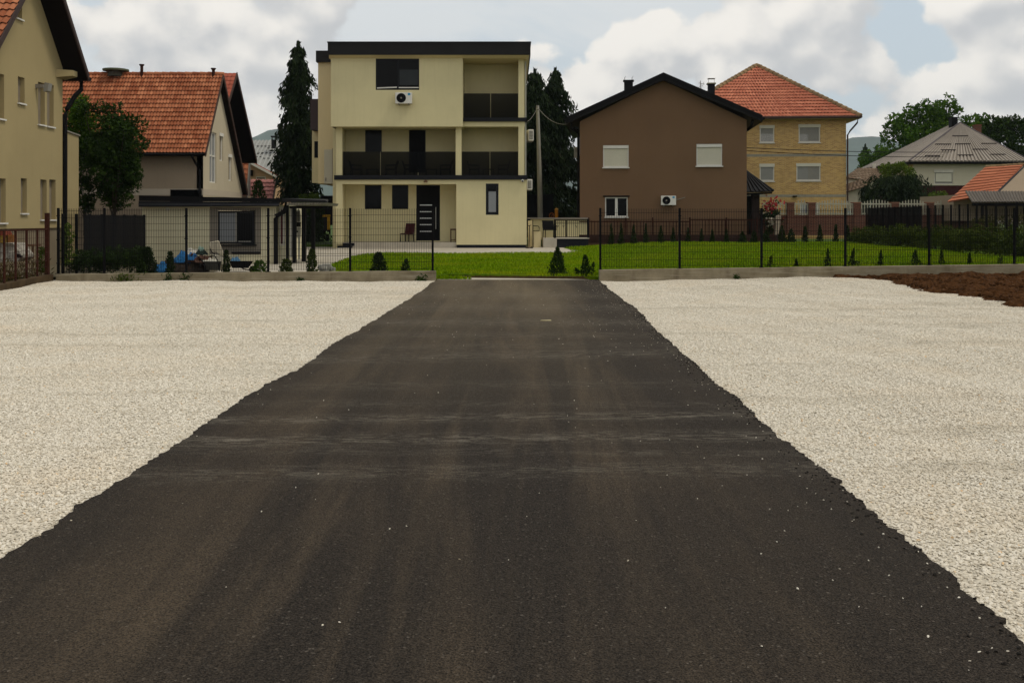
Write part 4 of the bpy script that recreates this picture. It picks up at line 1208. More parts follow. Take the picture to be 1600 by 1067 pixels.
t6 = thing("pink_roof_shed", "low shed with pink metal tiles below the peach house", "shed", (PX(405, 66), 66, .3))
tile_roof("roof", t6, P(378, 312, 64), P(426, 312, 64), P(378, 281, 66), P(431, 281, 66), 5, .30, m_tilep, .05, .07)
MB().pbox(378, 425, 311, 345, 64.2, 1.8).build("wall", m_beige2, t6)
MB().tube([P(431.5, 281, 66), P(426.5, 312, 64)], .07, 6).build("verge_board", m_vb, t6)

t7 = thing("metal_roof_house", "distant house with pale grey ribbed metal roof left of the spruce", "house", (PX(420, 95), 95, .4))
tile_roof("roof", t7, P(360, 268, 92), P(480, 268, 92), P(392, 220, 97), P(480, 220, 97), 1, .42, island_mat("pale_metal_roof", (.30, .30, .28), (.36, .36, .34), .6), .09, .0, 'rib', 10)
MB().pbox(365, 478, 266, 345, 92.5, 4).build("wall", m_whitep, t7)
mb = MB()
for a, b, py in ((399, 424, 228), (416, 429, 231), (399, 410, 239.5), (404, 430, 238.5), (401, 408, 244.5), (408, 426, 247)):
    tq = (268 - py) / 48
    mb.pbox(a, b, py, py + 1.0, 92 + 5 * tq - .25, .08)
mb.build("snow_guard", m_anthd, t7)
cm = MB().pbox(424, 430, 218.5, 232, 94.5, .5).build("chimney", m_anth, t7)
MB().pbox(423, 431, 212.5, 214.5, 94.4, .7).pbox(424.3, 424.9, 214.5, 218.5, 94.5, .3).pbox(429.2, 429.8, 214.5, 218.5, 94.5, .3).build("chimney_cap", m_anth, cm)

# ------------------------------------------------------------------ flat-roofed garage with porch
g = thing("garage", "cream flat roofed garage with black fascia and grey framed window behind the fence", "garage", (PX(320, 38), 38, .1))
Yg = 38.0
wx = lambda p: PX(p, Yg)
mb = MB(); wall(mb, front(Yg), wx(222), wx(432), .05, PZ(320, Yg), [(wx(327), wx(408), PZ(398, Yg), PZ(323.5, Yg))], .10, thick=5)
mb.build("wall", M("garage_render", (.64, .585, .40), .88, .06, .5, .08, 100, streak=.06), g)
mb = MB(); wall(mb, front(Yg + .05), wx(327) + .002, wx(408) - .002, PZ(398, Yg), PZ(323.5, Yg), [(wx(340), wx(398), PZ(382, Yg), PZ(329, Yg))], .08, thick=.05)
mb.build("window_surround", M("surround_grey", (.21, .185, .15), .8, .05, .8), g)
MB().box(wx(362), wx(407), Yg - .06, Yg + .05, PZ(396, Yg), PZ(393.6, Yg)).build("ledge", m_anthd, g)
wn = win_part(g, 340, 397.5, 330, 381.5, Yg + .07, frame=m_anthd, fw=.07)
MB().pbox(342.5, 367, 332.5, 378.5, Yg + .075, .03).build("pane_with_blind", m_glassg, wn)
MB().pbox(367.3, 370, 332.5, 378, Yg + .06, .04).pbox(343, 367, 376.4, 378.2, Yg + .06, .03).pbox(372, 392, 376.6, 378.2, Yg + .07, .02).pbox(372, 392, 332, 333, Yg + .07, .02).build("sash", m_shutg, wn)
MB().pbox(338, 399.5, 382, 384.5, Yg - .08, .18).build("sill", m_anthd, wn)
mb = MB().hexa([P(216.5, 323.5, 37.5), P(436, 322.5, 37.5), P(436, 322.5, 43.5), P(216.5, 323.5, 43.5), P(216.5, 314.6, 37.5), P(436, 316.2, 37.5), P(436, 316.2, 43.5), P(216.5, 314.6, 43.5)])
fa = mb.build("roof_fascia", m_anthd, g)
MB().hexa([P(217, 314.4, 37.45), P(438, 316, 37.45), P(438, 316, 43.6), P(217, 314.4, 43.6), P(217, 305.5, 37.45), P(438, 310.5, 37.45), P(438, 310.5, 43.6), P(217, 305.5, 43.6)]).build("upper_fascia", m_gutter, fa)
MB().hexa([P(216, 320, 37.46), P(437, 320.4, 37.46), P(437, 320.4, 37.49), P(216, 320, 37.49), P(216, 318.8, 37.46), P(437, 319.2, 37.46), P(437, 319.2, 37.49), P(216, 318.8, 37.49)]).build("fascia_rib", M("rib", (.05, .05, .055), .5), fa)
MB().tube([(wx(262.5), Yg - .05, PZ(327, Yg)), (wx(262.5), Yg + .03, PZ(327, Yg))], .07, 10).build("wall_lamp", m_whitep, g)
MB().tube([P(448, 321, 38.0), P(444, 331, 37.85), P(431, 338, 37.8), P(431, 341, 37.8), P(431, 421, 37.8)], .085, 8).build("downpipe", m_gutter, g)

pg = thing("pergola", "dark pergola with rippled roof slats on black posts beside the garage", "pergola", (PX(470, 39), 39, .1))
MB().hexa([P(441, 316, 37.6), P(512, 316, 37.6), P(513, 314.5, 40.2), P(447, 315, 40.2), P(440, 310, 37.6), P(508, 313.2, 37.6), P(513, 311.5, 40.2), P(444, 311.5, 40.2)]).build("roof_plate", m_anth, pg)
mb = MB()
for i in range(15):
    xa = PX(449 + i * 4.2, 37.7)
    mb.hexa([(xa, 37.55, PZ(321 - i * .1, 37.6)), (xa + .045, 37.55, PZ(321 - i * .1, 37.6)), (xa + .045, 40.1, PZ(321, 37.6)), (xa, 40.1, PZ(321, 37.6)), (xa + .05, 37.55, PZ(317, 37.6)), (xa + .10, 37.55, PZ(317, 37.6)), (xa + .10, 40.1, PZ(317, 37.6)), (xa + .05, 40.1, PZ(317, 37.6))])
mb.build("slats", M("slat_grey", (.23, .21, .17), .7, .15, 3), pg)
MB().pbox(452, 512, 322, 326, 38.0, .1).build("beam", m_gutter, pg)
for a, b, bot, Yq in ((456.5, 461.5, 411, 38.2), (471, 477, 409, 38.8), (486, 491.5, 396, 41), (446.5, 450, 408, 38.2)):
    MB().pbox(a, b, 322, bot, Yq, .2).build("post", m_gutter, pg)
MB().pbox(436, 444.5, 323, 384, 38.3, .12).pbox(452.5, 456.3, 325, 402, 38.3, .3).build("pillar", m_whitep, pg)
MB().pbox(438.6, 441.4, 328, 381, 38.27, .02).build("red_strip", M("red_strip", (.085, .02, .022), .6), pg)
sb = thing("ornament_board", "white pointed board with dark band standing under the pergola", "board", (PX(466, 39.6), 39.6, .15))
pts = [(466, 325.5), (468.5, 330), (469.8, 337), (469.6, 347.2), (463.2, 347.2), (462.6, 337), (463.8, 330)]
MB().slab([P(a, b, 39.6) for a, b in pts], (0, .05, 0)).build("top_blade", m_whitep, sb)
MB().slab([P(a, b, 39.59) for a, b in ((462.6, 347.4), (469.8, 347.4), (469.6, 354.5), (462.4, 354.5))], (0, .07, 0)).build("dark_band", m_black, sb)
MB().slab([P(a, b, 39.6) for a, b in ((461.6, 354.7), (470, 354.7), (470, 366), (468.6, 376), (468, 406), (466.4, 406), (465.5, 373), (462.3, 368))], (0, .05, 0)).build("lower_blade", m_whitep, sb)
MB().tube([P(464.6, 362, 39.6), P(464.6, 362, 39.56)], .035, 10).build("spot", m_black, sb)
MB().slab([P(a, b, 39.55) for a, b in ((463.8, 331.5), (467.3, 330.5), (468, 346), (464.4, 346))], (0, .045, 0)).build("panel", m_grey, sb)

# ------------------------------------------------------------------ brown gabled house, turned a little to the left
BR = R(-5.6); BY = 56.0
bs = BY / F                                         # metres per photo pixel at its front
bh = thing("brown_house", "dark brown rendered two storey house with a black gable roof", "house", (PX(906, BY), BY, 0), BR, local=True)
k_ = 1 / math.cos(BR) * 1.0
lx = lambda p: (p - 906) * bs * k_
lz = lambda p, q=0: H + (HY - p) * bs * (1 + (q - 906) / 254 * .0) if q else H + (HY - p) * bs
BW = lx(1161)
mb = MB()
wall(mb, lambda u, v, w: (u, w, v), 0, BW, .2, lz(190), [(lx(942), lx(981.5), lz(262), lz(227.5)), (lx(1085), lx(1124), lz(260.5), lz(226.5)), (lx(945), lx(980), lz(339), lz(308.5))], .10, top=lambda u: lz(190) + (lz(127) - lz(190)) * (1 - abs(u - BW * .5) / (BW * .5)), extra_u=(BW * .5,), thick=.3)
mb.box(0, .25, .3, 10, .2, lz(190)).box(BW - .25, BW, .3, 10, .2, lz(190)).box(.25, BW - .25, 9.7, 10, .2, lz(190))
mb.build("wall", m_brown, bh)
def lwin(parent, a, b, c, d, y, kind):
    x0, x1, z0, z1 = lx(a), lx(b), lz(d), lz(c)
    fw = .06
    m = MB().box(x0, x1, y, y + .06, z0, z0 + fw).box(x0, x1, y, y + .06, z1 - fw, z1).box(x0, x0 + fw, y, y + .06, z0 + fw, z1 - fw).box(x1 - fw, x1, y, y + .06, z0 + fw, z1 - fw)
    if kind == 'casement': m.box((x0 + x1) / 2 - .07, (x0 + x1) / 2 + .07, y - .004, y + .06, z0 + fw, z1 - fw)
    o = m.build("window", m_white, parent)
    if kind == 'shutter':
        sh = MB(); n = 20
        for i in range(n):
            za = z0 + fw + (z1 - z0 - 2 * fw - .13) * i / n; zb2 = z0 + fw + (z1 - z0 - 2 * fw - .13) * (i + 1) / n - .006
            sh.box(x0 + fw, x1 - fw, y + .012 + .004 * (i % 2), y + .04, za, zb2)
        sh.build("roller_shutter", m_shut, o)
        MB().box(x0 + .01, x1 - .01, y - .05, y + .03, z1 - .18, z1 - .02).build("shutter_box", m_white, o)
    else:
        MB().box(x0 + fw * .5, x1 - fw * .5, y + .03, y + .04, z0 + fw * .5, z1 - fw * .5).build("pane", m_glass, o)
    MB().box(x0 - .05, x1 + .05, y - .16, y + .0, z0 - .06, z0 - .003).build("sill", m_white, o)
lwin(bh, 942, 981.5, 227.5, 262, .04, 'shutter'); lwin(bh, 1085, 1124, 226.5, 260.5, .04, 'shutter'); lwin(bh, 945, 980, 308.5, 339, .05, 'casement')
MB().box(lx(942), lx(983), -.05, .0, lz(308), lz(306)).build("lintel", m_black, bh)
ax, az = BW * .5 + .02, lz(119)
fo = -.55
for s_ in (-1, 1):
    exx = ax + s_ * (lx(1181.5) - lx(1033)); ez = lz(186)
    pts = [(ax, az), (exx, ez), (exx, ez - .30), (ax, az - .33)]
    rf = MB().slab([(p, fo, q) for p, q in pts], (0, 10.9, 0)).build("roof", m_darkroof, bh)
    MB().slab([(ax, fo - .03, az + .03), (exx, fo - .03, ez + .03), (exx, fo - .03, ez - .22), (ax, fo - .03, az - .25)], (0, .028, 0)).build("verge_board", m_gutter, rf)
    MB().slab([(ax, fo + .02, az + .005), (exx, fo + .02, ez + .005), (exx, 10.3, ez + .005), (ax, 10.3, az + .005)], (0, 0, .05)).build("roof_sheet", m_darkroof, rf)
    MB().tube([(exx + s_ * .06, fo, ez - .12), (exx + s_ * .06, 10.2, ez - .12)], .075, 8).build("gutter", m_gutter, rf)
MB().tube([(lx(893), -.2, lz(192)), (lx(893), -.1, lz(201)), (lx(901), .3, lz(205)), (lx(903.5), .35, lz(209)), (lx(903.5), .35, .3)], .075, 8).tube([(lx(903.5), .35, lz(206)), (lx(901), .3, lz(199)), (lx(896), .2, lz(199))], .06, 8).build("downpipe", m_gutter, bh)
MB().tube([(lx(1170), -.1, lz(190)), (lx(1168), 0, lz(200)), (lx(1163), .2, lz(205))], .075, 8).build("downpipe", m_gutter, bh)
cmy = 3.0; kk = (BY + cmy) / BY
def cpos(p, q): return (lx(p) * kk - .28, H + (HY - q) * bs * kk)
for a, b, top, nm in ((979.5, 993, 128, 0), (1108, 1118, 134, 1)):
    x0, zt_ = cpos(a, top); x1, _ = cpos(b, top)
    c = MB().box(x0, x1, cmy, cmy + .5, lz(175), zt_).build("chimney", M("chimney_black", (.009, .009, .011), .7, .15, 3), bh)
    capm = m_gutter if nm == 0 else M("chimney_cap_pale", (.30, .28, .18), .9)
    MB().box(x0 - .06, x1 + .06, cmy - .06, cmy + .56, zt_ + .002, zt_ + .06).build("chimney_cap", capm, c)
    if nm == 0:
        for xx in (x0 + .03, x1 - .05):
            MB().tube([(xx, cmy + .1, zt_ + .06), (xx, cmy + .1, zt_ + .2), (xx + .06, cmy + .1, zt_ + .28)], .014, 5).build("rod", m_black, c)
    else:
        MB().tube([(x0 + .03, cmy + .1, zt_ + .06), (x0 + .03, cmy + .1, zt_ + .3)], .01, 5).tube([(x1 - .03, cmy + .1, zt_ + .06), (x1 - .03, cmy + .1, zt_ + .3)], .01, 5).box(x0 - .02, x1 + .02, cmy, cmy + .4, zt_ + .3, zt_ + .32).build("rain_hood", m_grey, c)
x0, z0 = cpos(1096, 146); 
MB().tube([(x0, cmy, z0 - .4), (x0, cmy, z0 + .62)], .022, 6).tube([(x0 + .05, cmy, z0 - .4), (x0 + .05, cmy, z0 + .45)], .012, 6).tube([(x0 - .1, cmy, z0 + .5), (x0 + .25, cmy, z0 + .42)], .012, 5).tube([(x0 + .12, cmy, z0 + .3), (x0 + .2, cmy, z0 + .55)], .012, 5).tube([(x0 - .02, cmy, z0 + .3), (x0 - .45, cmy, z0)], .008, 5).build("antenna", m_grey, bh)
bx0 = lx(1031)
ba = ac_unit("white air conditioner with blue sticker on the brown house wall", (0, 0, 0), .80, .50)
m_ = Matrix.Rotation(BR, 4, 'Z'); pv = Vector((PX(906, BY), BY, 0)) + m_ @ Vector((lx(1042), -.36, lz(321)))
ba.location = pv; ba.rotation_euler = (0, 0, BR)
pv2 = [Vector((PX(906, BY), BY, 0)) + m_ @ Vector(q) for q in ((lx(1052), -.15, lz(312)), (lx(1058), -.02, lz(312)), (lx(1068), -.02, lz(309)))]
tag(MB().tube(pv2, .015, 6).build("refrigerant_pipe", m_shutg), "thin pale pipe running right from the air conditioner on the brown house", "pipe")
sign_ = thing("meter_box", "small pale box on the left side of the brown house", "box", (PX(900, 57), 57, PZ(248, 57)))
MB().pbox(897.5, 903, 230, 247, 57.0, .3).build("case", m_shutg, sign_)
MB().pbox(898.4, 902.2, 232, 238, 56.98, .02).build("lid", m_grey, sign_)

# porch roof on the brown house's right side
pr = thing("porch", "small porch with black ribbed roof on dark posts right of the brown house", "porch", (PX(1182, 57), 57, .4))
tile_roof("roof", pr, P(1158, 301, 56.2), P(1208, 299.5, 56.2), P(1158, 262, 58.4), P(1164, 266, 58.4), 1, .24, m_darkroof, .06, 0, 'rib', 8)
MB().tube([P(1164, 266, 58.4), P(1208.5, 298, 56.2)], .06, 6).build("hip_cap", m_darkroof, pr)
MB().hexa([P(1160, 306, 56.3), P(1206, 303, 56.3), P(1204, 303, 58.6), P(1160, 306, 58.6), P(1160, 302, 56.3), P(1207, 300.5, 56.3), P(1204, 300.5, 58.6), P(1160, 302, 58.6)]).build("eave", m_gutter, pr)
MB().pbox(1175.5, 1187, 303, 375, 57, .35).build("post", M("porch_post", (.030, .020, .017), .8, .2, 2), pr)
MB().pbox(1161, 1176, 306, 372, 58.5, .1).build("lattice_screen", M("screen_dark", (.012, .016, .010), .9, .4, 6), pr)

# ------------------------------------------------------------------ yellow brick house
YY = 73.0; YR = R(-4.5); ys = YY / F
yh = thing("yellow_brick_house", "three storey yellow brick house with a salmon tiled hip roof", "house", (PX(1322, YY), YY, 0), YR, local=True)
yx = lambda p: (p - 1322) * ys / math.cos(YR)
yz = lambda p: H + (HY - p) * ys
YW = yx(1060)
mb = MB()
hl = [(yx(1189.5), yx(1212), yz(222.5), yz(195.5)), (yx(1249.5), yx(1282.5), yz(222.5), yz(194.5)), (yx(1189.5), yx(1212), yz(283), yz(256)), (yx(1246), yx(1283), yz(282.5), yz(255.5)), (yx(1251), yx(1280), yz(335), yz(317))]
wall(mb, lambda u, v, w: (u, w, v), YW, 0, .3, yz(184), hl, .09, thick=.3)
mb.box(-.3, -.001, .3, 11.5, .3, yz(184)).box(YW + .001, YW + .3, .3, 11.5, .3, yz(184))
mb.build("wall", MATS["yellow_brick"], yh)
for py in (240.5, 304): MB().box(YW, .004, -.012, .02, yz(py + 4), yz(py)).build("band", M("grey_brick_band", (.27, .25, .19), .9, .15, 4), yh)
for i, (a, b, c, d) in enumerate(hl):
    o = MB().box(a, b, .03, .08, c, c + .09).box(a, b, .03, .08, d - .02, d).box(a, a + .08, .03, .08, c + .09, d - .02).box(b - .08, b, .03, .08, c + .09, d - .02).build("window", m_whitep, yh)
    if i < 4:
        sh = MB(); n = 16
        for q in range(n):
            za = c + .09 + (d - c - .3) * q / n
            sh.box(a + .08, b - .08, .045 + .004 * (q % 2), .07, za, za + (d - c - .3) / n - .005)
        sh.build("roller_shutter", m_shutg, o)
        MB().box(a - .02, b + .02, -.03, .05, d - .21, d + .02).build("shutter_box", m_shut, o)
    else:
        MB().box(a + .08, b - .08, .06, .08, c + .09, d - .02).build("pane", m_glassg, o)
        gb = MB()
        for q in range(9): gb.box(a + (b - a) * (q + .5) / 9 - .02, a + (b - a) * (q + .5) / 9 + .02, -.02, .0, c, d)
        gb.build("grille", m_white, o)
    MB().box(a - .05, b + .05, -.07, .03, c - .07, c - .003).build("sill", m_whitep, o)
# hip roof: eaves 0.7 m proud on all sides
E = yz(184); o_ = .8
xl_, xr_ = YW - o_, o_
yb_ = 11.5 + o_
apx_ = (yx(1206) * 1.03, 5.2, yz(105) + .95)
c00, c10, c11, c01 = (xl_, -o_, E), (xr_, -o_, E), (xr_, yb_, E), (xl_, yb_, E)
apb = (apx_[0], yb_ - 5.2, apx_[2])
tile_roof("roof", yh, c00, c10, apx_, apx_, 18, .24, m_tiley, .05, .07)
tile_roof("roof", yh, c10, c11, apx_, apb, 18, .24, m_tiley, .05, .07)
tile_roof("roof", yh, c01, c00, apb, apx_, 18, .24, m_tiley, .05, .07)
ridge_caps("hip_tiles", yh, c10, apx_, m_cap, .19, .42); ridge_caps("hip_tiles", yh, c00, apx_, m_cap, .19, .42); ridge_caps("hip_tiles", yh, apx_, apb, m_cap, .14, .42)
MB().box(xl_, xr_, -o_, yb_, E - .14, E - .03).build("eave_soffit", M("cream_soffit", (.42, .33, .18), .9), yh)
MB().tube([(xl_, -o_ - .05, E - .04), (xr_ + .05, -o_ - .05, E - .04), (xr_ + .05, yb_, E - .04)], .085, 8).build("gutter", m_vb, yh)
MB().tube([(xr_ - .15, -o_, E - .1), (xr_ - .2, -o_ + .1, E - .45), (.25, -.2, E - .95), (.09, -.06, E - 1.25), (.09, -.06, .4)], .06, 8).build("downpipe", m_vb, yh)
MB().box(yx(1240), yx(1246), -.3, -.02, yz(308), yz(306)).build("wall_lamp", m_black, yh)

# overhead cables
for k, (pa, pb, sag, d_) in enumerate(((P(1161, 231, 66), P(1680, 231, 90), .35, "upper"), (P(1161, 235.5, 66), P(1680, 237, 90), .45, "lower"))):
    pts = [pa.lerp(pb, i / 16) - Vector((0, 0, sag * 4 * (i / 16) * (1 - i / 16))) for i in range(17)]
    tag(MB().tube(pts, .022, 5).build("overhead_cable", m_black), d_ + " black overhead cable crossing before the yellow brick house", "cable")

# ------------------------------------------------------------------ grey hip-roofed house at the right
hr = thing("grey_roof_house", "cream house with a ribbed grey metal hip roof in front of the big tree", "house", (PX(1510, 80), 80, .3))
Yh = 78.0
a00, a10 = P(1421, 252.5, Yh), P(1608, 252.5, Yh)
ap = P(1500, 193, Yh + 5.4)
a01 = Vector((a00.x + .3, Yh + 12, a00.z)); apb = Vector((ap.x, Yh + 7.5, ap.z)); a11 = Vector((a10.x, Yh + 12, a10.z))
tile_roof("roof", hr, a00, a10, ap, ap, 1, .29, m_metalroof, .085, 0, 'rib', 8)
tile_roof("roof", hr, a01, a00, apb, ap, 1, .29, m_metalroof, .05, 0, 'rib', 8)
tile_roof("roof", hr, a10, a11, ap, apb, 1, .29, m_metalroof, .05, 0, 'rib', 8)
for q in (a00, a10): MB().tube([q + Vector((0, 0, .05)), ap + Vector((0, 0, .05))], .085, 6).build("hip_cap", M("roof_trim", (.075, .062, .062), .6), hr)
MB().box(a00.x, a10.x, Yh + .05, Yh + 12, a00.z - .17, a00.z - .03).build("eave_soffit", m_gutter, hr)
nrm = (a10 - a00).cross(ap - a00).normalized()
def on_roof(px, py):
    d = P(px, py, 1) - Vector((0, 0, H)); o = Vector((0, 0, H))
    return o + d * ((a00 - o).dot(nrm) / d.dot(nrm))
for a, b, py in ((1488, 1512, 214.5), (1461, 1485.5, 227.5), (1492, 1516, 227), (1533, 1557, 226.5), (1470, 1493, 236.5), (1519, 1543, 235.5), (1445, 1468, 245.5), (1496, 1520, 244.5), (1547, 1571, 243.5)):
    p, q = on_roof(a, py), on_roof(b, py)
    u = nrm * .16
    MB().hexa([p + nrm * .03, q + nrm * .03, q + nrm * .03 + Vector((0, .06, 0)), p + nrm * .03 + Vector((0, .06, 0)), p + u, q + u, q + u + Vector((0, .06, 0)), p + u + Vector((0, .06, 0))]).build("snow_guard", M("roof_trim", (0, 0, 0)), hr)
mb = MB(); wall(mb, front(Yh + .7), PX(1427, Yh + .7), PX(1612, Yh + .7), PZ(290, Yh + .7), PZ(254, Yh + .7), [(PX(1460, Yh + .7), PX(1489, Yh + .7), PZ(288, Yh + .7), PZ(266, Yh + .7))], .1, thick=10)
mb.build("wall", M("pale_cream_render", (.50, .455, .34), .9, .05, .5, streak=.08), hr)
win_part(hr, 1460, 1489, 266, 288, Yh + .74, frame=m_whitep, pane=m_shutg)
wn = [o for o in hr.children if o.name.startswith("window")][-1]
MB().pbox(1462, 1487, 271, 284.2, Yh + .72, .04).build("roller_shutter", m_shut, wn)
MB().pbox(1459.5, 1489.5, 265.5, 270, Yh + .64, .08).build("shutter_box", m_whitep, wn)
MB().pbox(1427, 1612, 290, 330, Yh + .75, 9).build("base_wall", M("oxblood", (.045, .012, .012), .8), hr)
c = MB().pbox(1487, 1496.5, 184, 199, Yh + 5.4, .6).build("chimney", m_gutter, hr)
MB().pbox(1486.5, 1497, 183, 184.4, Yh + 5.35, .7).build("chimney_cap", m_black, c)
bc = MB().pbox(1525.5, 1533.5, 196, 216, Yh + 7, .6).build("chimney", MATS["red_brick"], hr)
MB().pbox(1525, 1534, 195, 196.4, Yh + 6.95, .7).build("chimney_cap", M("red_cap", (.16, .05, .03), .9), bc)

# orange-tiled outbuilding with a ribbed canopy, right edge
Yo = 60.0
ob = thing("outbuilding", "low outbuilding with orange tiles and a ribbed grey canopy at the right edge", "outbuilding", (PX(1560, Yo), Yo, .3))
r0, r1, e1, e0 = P(1540, 261, Yo + 3.2), P(1600, 257, Yo + 2.2), P(1553, 302, Yo), P(1482, 312, Yo + 1)
tile_roof("roof", ob, P(1480, 316, Yo), P(1556, 304, Yo - .4), r0, r1, 11, 1.3, m_tileo, .012, .05)
ridge_caps("ridge_tiles", ob, r0, r1, m_cap, .09, .3)
MB().slab([P(1554, 303, Yo - .45), P(1602, 257, Yo + 2.1), P(1602, 261, Yo + 2.1), P(1557, 305, Yo - .45)], (.12, 0, 0)).build("verge_board", m_anthd, ob)
MB().poly([P(1558, 303.5, Yo - .3), P(1640, 303.5, Yo - .3), P(1640, 225, Yo + 2.1), P(1602, 260, Yo + 2.1)]).build("gable_wall", m_beige2, ob)
MB().pbox(1490, 1640, 305, 345, Yo + .4, 5).build("wall", m_beige2, ob)
tile_roof("canopy", ob, P(1519, 316, Yo - 1.8), P(1700, 315, Yo - 1.8), P(1508, 299, Yo - .2), P(1700, 300, Yo - .2), 1, .165, island_mat("canopy_metal", (.105, .090, .075), (.14, .122, .10), .65), .045, 0, 'wave', 6)
MB().pbox(1520, 1690, 317.5, 322, Yo - 1.7, .12).build("canopy_beam", m_gutter, ob)
for p_ in (1534, 1600): MB().pbox(p_, p_ + 3, 318, 345, Yo - 1.6, .12).build("canopy_post", m_gutter, ob)

# small brown-roofed hut between the yellow house and the shrubs
hu = thing("brown_hut", "weathered cottage with a sagging brown roof behind the dark shrub", "cottage", (PX(1345, 84), 84, .3))
tile_roof("roof", hu, P(1318, 278, 82), P(1375, 284, 82), P(1340, 263, 85), P(1372, 263, 85), 7, .3, island_mat("brown_tile", (.15, .105, .07), (.26, .19, .13), .9), .03, .04)
tile_roof("roof", hu, P(1318, 302, 79), P(1352, 292, 79), P(1322, 288, 82), P(1383, 268, 82), 7, .3, MATS["brown_tile"], .03, .04)
MB().pbox(1320, 1345, 278, 330, 82.2, 2).build("wall", m_whitep, hu)
MB().pbox(1322, 1340, 298, 330, 79.4, 2).build("wall", m_whitep, hu)
MB().pbox(1365, 1369, 256, 268, 85, .3).build("chimney", m_whitep, hu)

# ------------------------------------------------------------------ brick boundary wall with white pickets
Yw = 62.0
bw = thing("brick_wall", "red brick boundary wall with pillars and white picket infill at the right", "wall", (PX(1380, Yw), Yw, .45))
MB().pbox(1180, 1555, 336, 368, Yw, .25).build("wall_base", MATS["red_brick"], bw)
pil = [1235.5, 1269, 1339.5, 1399, 1454, 1510]
for p_ in pil:
    q = MB().pbox(p_ - 5.5, p_ + 5.5, 318, 368, Yw - .08, .42).build("pillar", MATS["red_brick"], bw)
    MB().pbox(p_ - 6.5, p_ + 6.5, 316, 318, Yw - .12, .5).build("pillar_cap", M("clay_cap", (.21, .10, .065), .9, .15, 3), q)
for a, b in list(zip(pil[:-1], pil[1:])) + [(1185, 1235.5)]:
    a2, b2 = a + 7, b - 7; n = max(3, int((b2 - a2) / 4.3)); mb = MB()
    for i in range(n + 1):
        pp = a2 + (b2 - a2) * i / n
        top = 316 - 4.5 * math.sin(math.pi * i / n)
        mb.slab([P(pp - .75, 336, Yw), P(pp + .75, 336, Yw), P(pp + .75, top + 1.5, Yw), P(pp, top, Yw), P(pp - .75, top + 1.5, Yw)], (0, .03, 0))
    mb.pbox(a2 - 1, b2 + 1, 318, 320, Yw - .02, .018).pbox(a2 - 1, b2 + 1, 333, 335, Yw - .02, .018)
    mb.build("picket_panel", M("aged_white_paint", (.36, .34, .26), .7, .15, 3), bw)
rp = thing("brick_pier", "dark red brick pier before the picket wall beside the rose bush", "pier", (PX(1205, 58), 58, .45))
MB().pbox(1190, 1208, 338, 380, 58, .5).build("shaft", MATS["red_brick"], rp)
MB().pbox(1188.5, 1209.5, 336, 338, 57.9, .7).build("cap", MATS["clay_cap"], rp)
st = thing("stone_slab", "pale upright stone slab beside the white flowers", "slab", (PX(1214, 56), 56, .5))
MB().slab([P(a, b, 56) for a, b in ((1211, 370), (1213, 338), (1217, 336), (1220.5, 337), (1219, 352), (1216, 370))], (0, .2, 0)).build("slab", M("pale_stone", (.36, .29, .22), .9, .2, 3), st)

# rusty paling fence at the foot of the brown house
Yq = 54.8
rf = thing("paling_fence", "rusty thin paling fence on a dark base at the foot of the brown house", "fence", (PX(1050, Yq), Yq, .5))
MB().pbox(905, 1225, 367, 380, Yq, .22).build("base", M("dark_base", (.035, .017, .013), .95, .3, 2), rf)
mb = MB()
for i in range(60):
    p_ = 919 + i * 5.1
    mb.pbox(p_ - .45, p_ + .45, 345 if p_ < 1078 else 342.5, 367, Yq + .08, .025)
mb.build("palings", m_rust, rf)
MB().pbox(905, 1078, 345.6, 347.4, Yq + .05, .03).pbox(1078.2, 1225, 343, 344.8, Yq + .05, .03).build("rail", m_rust, rf)
for p_ in (920, 978, 1020, 1078, 1135, 1183): MB().pbox(p_ - 1, p_ + 1, 340, 367, Yq + .02, .06).build("post", m_rust, rf)

# ------------------------------------------------------------------ terrace between the two houses
tr = thing("terrace", "raised terrace with cream parapet and black railing between the cream and brown houses", "terrace", (PX(870, 54), 54, .35))
MB().pbox(829, 917, 342.5, 375, 55.6, .25).build("parapet", m_cream, tr)
MB().pbox(824, 921, 340.2, 342.4, 55.4, .6).build("coping", m_grey, tr)
MB().hexa([(PX(848, 54), 53.2, .35), (PX(869, 54), 53.2, .35), (PX(869, 54), 55.6, .35), (PX(848, 54), 55.6, .35), (PX(848, 54), 53.2, PZ(372, 54)), (PX(869, 54), 53.2, PZ(372, 54)), (PX(869, 54), 55.6, PZ(372, 54)), (PX(848, 54), 55.6, PZ(372, 54))]).build("step", m_pave, tr)
MB().box(PX(870, 54), PX(918, 54), 53.4, 55.6, .30, PZ(373.2, 54)).build("base", m_anthd, tr)
MB().box(PX(868, 54), PX(919.5, 54), 53.35, 55.6, PZ(373, 54), PZ(371.6, 54)).build("deck_edge", m_pave, tr)
mb = MB().tube([P(867, 344, 53.5), P(919, 344, 53.5), P(919, 343, 55.4)], .03, 6).tube([P(867, 349, 53.5), P(919, 349, 53.5)], .015, 5).tube([P(867, 370.5, 53.5), P(919, 370.5, 53.5)], .018, 5)
for i in range(17):
    p_ = 868.5 + i * 3.05; mb.tube([P(p_, 344, 53.5), P(p_, 370.5, 53.5)], .011, 5, False)
for i in range(8): mb.tube([P(919, 344, 53.5 + i * .25), P(919, 370.5, 53.5 + i * .25)], .011, 5, False)
mb.tube([P(867, 343, 53.45), P(867, 378, 53.45)], .05, 8).tube([P(884.5, 344, 53.5), P(884.5, 371, 53.5)], .045, 8).tube([P(919, 343, 53.5), P(919, 373, 53.5)], .045, 8)
for p_ in (871.5, 880.5, 901): mb.tube([P(p_ - 1.4, 352, 53.48), P(p_, 356, 53.48), P(p_ + 1.4, 352, 53.48)], .014, 5)
mb.build("railing", m_black, tr)
